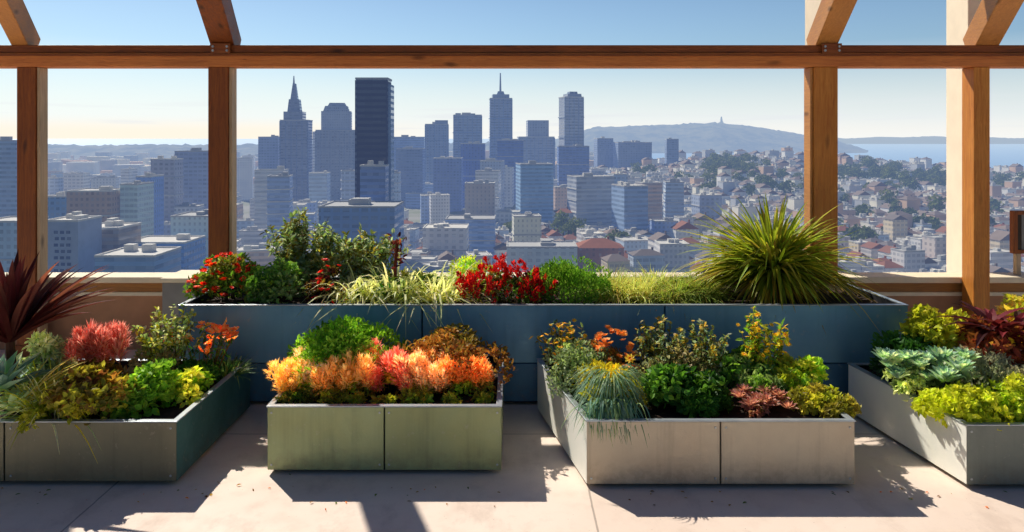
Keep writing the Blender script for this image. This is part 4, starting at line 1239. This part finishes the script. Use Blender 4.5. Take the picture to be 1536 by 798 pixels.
tower('slate skyscraper with a stepped top and a tapering spire', 850, [
    ('shaft', 417, 460, 181, None, 1, .9), ('setback', 421, 451, 167, 181, 1, .9), ('crown', 426, 446, 148, 167, .8, .9),
    ('spire', 430, 441, 124, 148, .45, 1), ('mast', 433, 436, 112, 126, .4, 1)], S('5e6f92'), R(4))
tower('grey skyscraper with a rounded domed top and cream lit edge', 880, [
    ('shaft', 464, 534, 196, None, 1, .7), ('upper_shaft', 472, 522, 166, 196, 1, .8, S('8494ac')), ('dome', 475, 519, 158, 166, .86, .9, S('8494ac')), ('edge_strip', 460.5, 465.5, 197, 300, 1, 1, S('f0e2c4')), ('dome', 482, 514, 153, 158, .8, .9, S('8494ac'))], S('7f8692'), R(10))  # cream strip painted on as the sunlit side of the shaft
tower('dark navy skyscraper with a flat top, darkest of the skyline', 420, [
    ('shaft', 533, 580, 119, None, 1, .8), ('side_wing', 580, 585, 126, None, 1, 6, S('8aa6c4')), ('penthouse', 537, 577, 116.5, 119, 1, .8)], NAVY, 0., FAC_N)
tower('blue-grey tower with a stepped roof between the navy tower and the crenellated tower', 1000, [
    ('shaft', 635, 672, 187, None, 1, .9), ('setback', 650, 671, 180, 187, 1, .9)], S('6a88ac'), R(5))
tower('blue-grey tower with a crenellated flat top', 980, [
    ('shaft', 677, 722, 173, None, 1, .8), ('penthouse', 681, 690, 169, 173, 1, 1), ('penthouse', 700, 712, 169.5, 173, 1, 1)], S('7690b0'), R(6))
tower('slim tower with a tall antenna on its notched top', 960, [
    ('shaft', 733, 768, 148, None, 1, .9), ('setback', 737, 764, 141, 148, 1, .9), ('crown', 744, 757, 136, 141, .7, 1), ('antenna', 748.5, 752, 108, 137, .5, 1)], S('6f8cb2'), R(5))
tower('short flat-topped tower on a wider base right of the antenna tower', 1040, [
    ('shaft', 776, 832, 206, None, 1, .7), ('upper_shaft', 790, 824, 180, 206, 1, .9), ('penthouse', 794, 800, 190, 196, 1, 6)], S('6f86a8'), R(4))
tower('lone tower with a lit pale side and a rounded crown', 900, [
    ('shaft', 840, 876, 146, None, 1, .9), ('crown', 846, 874, 140, 146, .94, .9), ('crown', 852, 868, 136.5, 140, .9, .9)], S('8496b0'), R(16))

named('slate office block just left of the spire tower', 386, 417, 206, 880, S('62708c'), yaw=R(4), seed=1)
named('blue-grey block standing low at the foot of the navy tower', 540, 578, 250, 394, S('5c6f94'), seed=2)
named('dark blue slab in front of the antenna tower', 746, 785, 211, 880, S('40588a'), seed=3, bands=4)
named('dark blue slab in front of the crenellated tower', 691, 727, 216, 860, S('46598a'), seed=4, bands=4)
named('grey-blue broad block right of the navy tower', 586, 636, 206, 1050, S('62789c'), seed=5)
named('dark slate block below the broad block right of the navy tower', 594, 634, 224, 900, S('56667f'), seed=6)
named('slate stepped block between the broad block and the dark blue slab', 650, 692, 238, 820, S('54648a'), seed=7)
named('blue block at the foot of the lone tower', 838, 884, 220, 860, S('4c628e'), seed=8, bands=3)
named('small dark block on the hill right of the lone tower', 893, 920, 208, 1150, S('5c6c88'), yaw=R(8), seed=9)
named('wide dark block with pale roof on the hill right of the lone tower', 925, 978, 214, 1120, S('5a6880'), yaw=R(3), seed=10)
named('narrow dark block standing alone before the far hill', 1000, 1018, 209, 1150, S('56667e'), seed=11)
named('blue glass cube with cream roof edge and lit side', 774, 830, 247, 640, S('6a88ac'), yaw=R(9), seed=12, depth=26)
named('grey block with cream lit side below the lone tower', 854, 922, 266, 600, S('8a8f96'), yaw=R(14), seed=13, bands=5, depth=24)
named('blue slab with bright cream side above the pale yellow-green grass mound', 924, 972, 280, 560, S('7288ae'), yaw=R(16), seed=14, depth=24)
named('brownish low-rise with stepped top below the crenellated tower', 697, 742, 276, 640, S('8a827c'), seed=15)
named('low tan building with a cream edge below the blue glass cube', 768, 812, 326, 480, S('b5a797'), yaw=R(5), seed=16, bands=3)
named('long low building with a dark window strip near the crimson flowers', 760, 866, 372, 420, S('9ba4ad'), seed=17, depth=22, bands=2)
named('low rust-roofed building near the bright-green grass mound', 866, 936, 372, 430, S('7a5a4e'), seed=18, depth=18, kind='hip', roofmat=ROOF_B)
named('low white building beside the pale yellow-green grass mound', 990, 1034, 368, 420, S('d8dbe0'), seed=19, depth=16, bands=2)
named('wide blue-grey block with pale roof line behind the airy olive shrub', 478, 592, 312, 352, S('5f789e'), seed=20, depth=30, bands=3)
named('broad blue low block below the dark blue slab', 668, 742, 330, 520, S('5f7aa6'), seed=21, depth=26, bands=2)
named('long white-roofed low building above the cream arching grass', 634, 700, 344, 470, S('b9b2ac'), seed=22, depth=24, bands=2)
# left bay
named('brown block with a flat dark top in the left bay', 98, 164, 288, 420, S('85746a'), yaw=R(3), seed=30, bands=4)
named('dark brown lower block in front of the flat-topped brown block', 116, 178, 344, 330, S('7e7570'), seed=31, depth=20, bands=3)
named('pale blue-grey slab beside the brown block', 180, 206, 278, 430, S('97a6c0'), seed=32, depth=20)
named('deep blue slab behind the pale blue-grey slab', 204, 226, 266, 470, S('5f78a8'), seed=33, depth=18)
named('grey-mauve twin slab in the middle of the left bay', 226, 262, 240, 560, S('84858f'), seed=34, bands=5)
named('slate tower block next to the second timber post', 262, 314, 228, 620, S('6f7a92'), seed=35)
named('pale stepped block near the second timber post', 256, 318, 326, 380, S('9aa8c0'), seed=36, depth=22, bands=4)
named('blue block with white roof edge behind the first timber post', 64, 100, 296, 440, S('557496'), seed=37)
named('tall slate block at the picture edge left of the first timber post', -40, 24, 212, 520, S('6f8298'), seed=38, depth=26)
named('low blue block with white roof line at the picture edge', -30, 30, 334, 330, S('8497b0'), seed=39, depth=20, bands=3)
named('blue flat-roofed hall with a bright white roof edge nearest the terrace', 142, 232, 386, 300, S('6684ac'), seed=40, depth=24, bands=2)
named('blue flat-roofed hall behind the nearest hall', 184, 276, 366, 345, S('5c7cae'), seed=41, depth=24, bands=2)
o = named('pale block with rows of small blue windows beside the first timber post', 66, 117, 333, 310, S('a6b2c6'), seed=42, depth=18, fac=mat_roof('pale_render', S('a6b2c6'), S('a6b2c6')))
h_ = wz(333, 310) - float(ground(wx(91.5, 310), 319)); wv_ = 51 / F * 310
for i in range(9):
    for j in range(3):
        g = Geo(); x_ = -wv_ / 2 + 4.2 + j * 2.6 + (i % 2) * .4; z_ = h_ - 5.0 - i * 2.7
        g.box(x_, x_ + 1.7, -9.14, -9.0, z_, z_ + 1.3); wo_ = g.build('window', [FAC_D], o); tone(wo_, S('42587e'))

# skyline filler: mid-rise blocks
r = np.random.default_rng(8)
tops = [(-60, 240), (66, 250), (130, 262), (200, 252), (310, 232), (360, 226), (385, 240), (420, 262), (590, 250), (640, 236), (760, 240), (860, 246), (960, 262), (1040, 262), (1120, 268), (1536, 300), (1700, 300)]
bx_, by_ = zip(*tops)
cols_mid = [S('8c95a6'), S('7d8798'), S('a09f9f'), S('7486a4'), S('b4b1ae'), S('a08a7a'), S('c4b8a4'), S('8896a6'), S('d6d0c6')]
nm = {0: 'slate', 1: 'dark slate', 2: 'grey', 3: 'blue', 4: 'pale grey', 5: 'brown', 6: 'stone-coloured', 7: 'blue-grey', 8: 'whitish'}
count = 0
for t_ in range(16000):
    if count >= 250: break
    px_ = r.uniform(-40, 1060); D = math.exp(r.uniform(math.log(330), math.log(1500)))
    if px_ > 900 and D < 500: continue
    X = wx(px_, D); w_ = r.uniform(11, 25); d = r.uniform(11, 20)
    if any((X - a) ** 2 + (D - b) ** 2 < (q + .5 * max(w_, d)) ** 2 for a, b, q in taken): continue
    z0 = float(ground(X, D)); lim = np.interp(px_, bx_, by_)
    ybase = ppy(z0, D)
    if ybase < lim + 8: continue
    hmax = wz(lim, D) - z0
    h = min(hmax * r.uniform(.8, 1.0) if r.random() < .28 else r.uniform(10, 34), hmax)
    if px_ > 590 and D < 620: h = min(h, r.uniform(8, 20))
    if D < 520: h = min(h, r.uniform(9, 26) if not (66 < px_ < 310) else r.uniform(14, 40))
    if h < 7: continue
    k = int(r.integers(0, len(cols_mid)))
    block('city_block', X, D, w_, d, h, R(r.choice([4, 10, 14, -6])), cols_mid[k], 'flat', r, nm[k] + (' high-rise' if h > 38 else ' mid-rise' if h > 18 else ' low block'), 'building',
          'city blocks around the skyscrapers', bands=0 if D > 700 else int(max(2, h / 8)))
    count += 1

# trees among the houses
def tree_mesh(seed, h, w_):
    g = Geo(); mound(g, w_, w_, h * .78, 420, w_ * .13, w_ * .09, [S('74803a'), S('5c6a34'), S('8e9448')], 12, seed, stems=False, cr=.4)
    for v in g.V: v[:, 2] += h * .22
    o = g.build('crown', FLEAF); t = Geo()
    t.tube([(0, 0, -2), (.1, 0, h * .3), (0, .1, h * .6)], [w_ * .06, w_ * .045, w_ * .02], 6, 0, S('4a3a2a'))
    q = t.build('trunk', FLEAF); m = (o.data, q.data)
    bpy.data.objects.remove(o); bpy.data.objects.remove(q); return m
TM = [tree_mesh(300 + k, h, w_) for k, (h, w_) in enumerate(((11, 11), (9, 12), (14, 10), (8, 9)))]
spots = []
r = np.random.default_rng(33)
for (x0, x1, ya, yb, n) in ((1056, 1138, 247, 266, 44), (1256, 1350, 256, 276, 44), (1330, 1425, 270, 292, 40), (870, 905, 312, 326, 5), (1110, 1200, 262, 300, 6), (1200, 1530, 272, 380, 44), (640, 1010, 330, 385, 12), (940, 1050, 245, 300, 8), (1480, 1540, 268, 290, 12), (1060, 1200, 270, 300, 16)):
    for k in range(n): spots.append((r.uniform(x0, x1), r.uniform(ya, yb)))
for k, (px_, py_) in enumerate(spots):
    # walk outwards along the line of sight until the hillside is met
    D = 380.
    while D < 1250 and ppy(float(ground(wx(px_, D), D)), D) > py_: D += 6
    X = wx(px_, D); z0 = float(ground(X, D))
    taken.append((X, D, 5.5 if k < 128 else 3.5))
    t = empty('tree', (X, D, z0)); t.rotation_euler.z = r.uniform(0, 6); s_ = r.uniform(1.2, 2.0); t.scale = (s_, s_, s_ * r.uniform(.85, 1.1))
    for nme, me in zip(('crown', 'trunk'), TM[k % 4]):
        c_ = bpy.data.objects.new(nme, me); col.objects.link(c_); c_.parent = t
    later(t, ('round olive-green tree', 'wide olive-green tree', 'tall dark olive tree', 'small green tree')[k % 4] + ' among the houses', 'tree', 'trees among the hillside houses', X, D, z0 + 8)

# houses: the hillside of the right half and the low ground nearer by
cols_h = [S('c9c4b8'), S('b4b2ae'), S('a2a6ac'), S('cdbfa8'), S('dad8d2'), S('9a9490'), S('b59a84'), S('8d99aa'), S('c4b4a4')]
nmh = ['cream', 'grey', 'blue-grey', 'tan', 'white', 'dull grey', 'clay-coloured', 'steel-blue', 'beige']
cand = []
r = np.random.default_rng(21)
ga = R(9); gcos, gsin = math.cos(ga), math.sin(ga)
for j in range(-4, 72):
    v = 330 + (j // 2) * 36 + (j % 2) * 14.5
    u = -420.
    while u < 1150:
        w_ = r.uniform(8.5, 14.5); u0 = u + w_ / 2; u += w_ + (r.uniform(0.2, 1.2) if r.random() < .8 else r.uniform(3, 7))
        if (u + 2000) % 128 < 13: u += 13
        X = u0 * gcos - v * gsin; D = u0 * gsin + v * gcos
        if not 395 < D < 1260: continue
        px_ = ppx(X, D)
        if not 560 < px_ < 1600 or (px_ < 860 and D > 640): continue
        d = r.uniform(10, 13)
        if r.random() < .07: continue
        big = r.random() < .07
        if any((X - a) ** 2 + (D - b) ** 2 < (q + 5.2) ** 2 for a, b, q in taken): continue
        cand.append((D + r.normal(0, .6), X, w_ if not big else w_ * 1.25, d, r.uniform(15, 22) if big else r.choice([6., 7., 9., 10., 12.]) + r.uniform(-.6, .6)))
for D, X, w_, d, h in cand: taken.append((X, D, 5))
cand.sort()
far = Geo()
for k, (D, X, w_, d, h) in enumerate(cand):
    ci = int(r.integers(0, len(cols_h))); kind = r.choice(['flat', 'flat', 'flat', 'gable', 'hip'])
    yaw = ga + R(r.normal(0, 1.2))
    if k < 285:
        desc = nmh[ci] + (' flat-roofed house' if kind == 'flat' else ' gabled house' if kind == 'gable' else ' hip-roofed house')
        block('house', X, D, w_, d, h, yaw, cols_h[ci], kind, r, desc, 'house', 'houses on the hillside',
              roofmat=(ROOF_B if kind != 'flat' and r.random() < .4 else None), bands=0)
    else:
        z0 = float(ground(X, D)); c, s = math.cos(yaw), math.sin(yaw)
        tmp = Geo(); tmp.box(-w_ / 2, w_ / 2, -d / 2, d / 2, -12, h, ci % 4)
        rg = roof_geo(w_, d, h, kind, r)
        for GG, m in ((tmp, None), (rg, 4 if kind == 'flat' else 5)):
            V = np.concatenate(GG.V)
            W2 = np.stack([X + V[:, 0] * c - V[:, 1] * s, D + V[:, 0] * s + V[:, 1] * c, V[:, 2] + z0], 1)
            far.add(W2, np.concatenate(GG.Q), None, (ci % 4) if m is None else m)
rf = np.random.default_rng(71)
fc = Geo()
for k in range(1500):
    D = rf.uniform(1350, 2750) if k < 900 else rf.uniform(380, 2400); X = (rf.uniform(-.8, .12) if k < 900 else rf.uniform(-1.7, -.79)) * D; z0 = float(ground(X, D)); q = rf.uniform(9, 26)
    fc.box(X - q, X + q, D - q * .7, D + q * .7, z0 - 15, z0 + (rf.uniform(9, 22) if rf.random() < .8 else rf.uniform(22, 44)), int(rf.integers(0, 4)), R(12), (X, D))
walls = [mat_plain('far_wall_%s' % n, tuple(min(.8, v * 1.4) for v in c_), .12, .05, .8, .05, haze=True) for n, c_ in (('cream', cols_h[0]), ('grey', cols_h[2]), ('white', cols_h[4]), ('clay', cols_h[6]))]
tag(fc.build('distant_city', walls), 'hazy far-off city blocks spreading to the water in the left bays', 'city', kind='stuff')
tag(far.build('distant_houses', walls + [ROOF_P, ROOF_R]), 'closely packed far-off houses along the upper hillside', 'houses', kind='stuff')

# labels by where a thing is found: the strip above a foreground landmark, counted upwards
ORD = ['lowest', 'second', 'third', 'fourth', 'fifth', 'sixth', 'seventh', 'eighth', 'ninth', 'tenth']
def ordinal(k):
    if k < 10: return ORD[k]
    k += 1
    return '%d%s' % (k, 'th' if 10 <= k % 100 <= 20 else {1: 'st', 2: 'nd', 3: 'rd'}.get(k % 10, 'th'))
groups_ = {}
for it in auto:
    s = [q for q in STRIPS if q[0] <= it[4] < q[1]]
    key = (it[1], s[0][2] if s else 'past the picture edge')
    groups_.setdefault(key, []).append(it)
for (desc, where), its in groups_.items():
    its.sort(key=lambda q: -q[5])
    for k, q in enumerate(its):
        lab = desc + ' ' + where if len(its) == 1 else '%s of the %ss %s' % (ordinal(k) + (' from below' if k else ''), desc.replace(' among the houses', ''), where)
        tag(q[0], lab, q[2], q[3])
# ------------------------------------------------------------------ render settings
scene.render.engine = 'CYCLES'
scene.cycles.use_denoising = True
try:
    scene.cycles.denoiser = 'OPENIMAGEDENOISE'
except Exception:
    pass
scene.cycles.max_bounces = 6; scene.cycles.transparent_max_bounces = 4
scene.cycles.sample_clamp_indirect = 6
scene.view_settings.view_transform = 'Standard'; scene.view_settings.look = 'None'
scene.view_settings.exposure = 0; scene.view_settings.gamma = 1
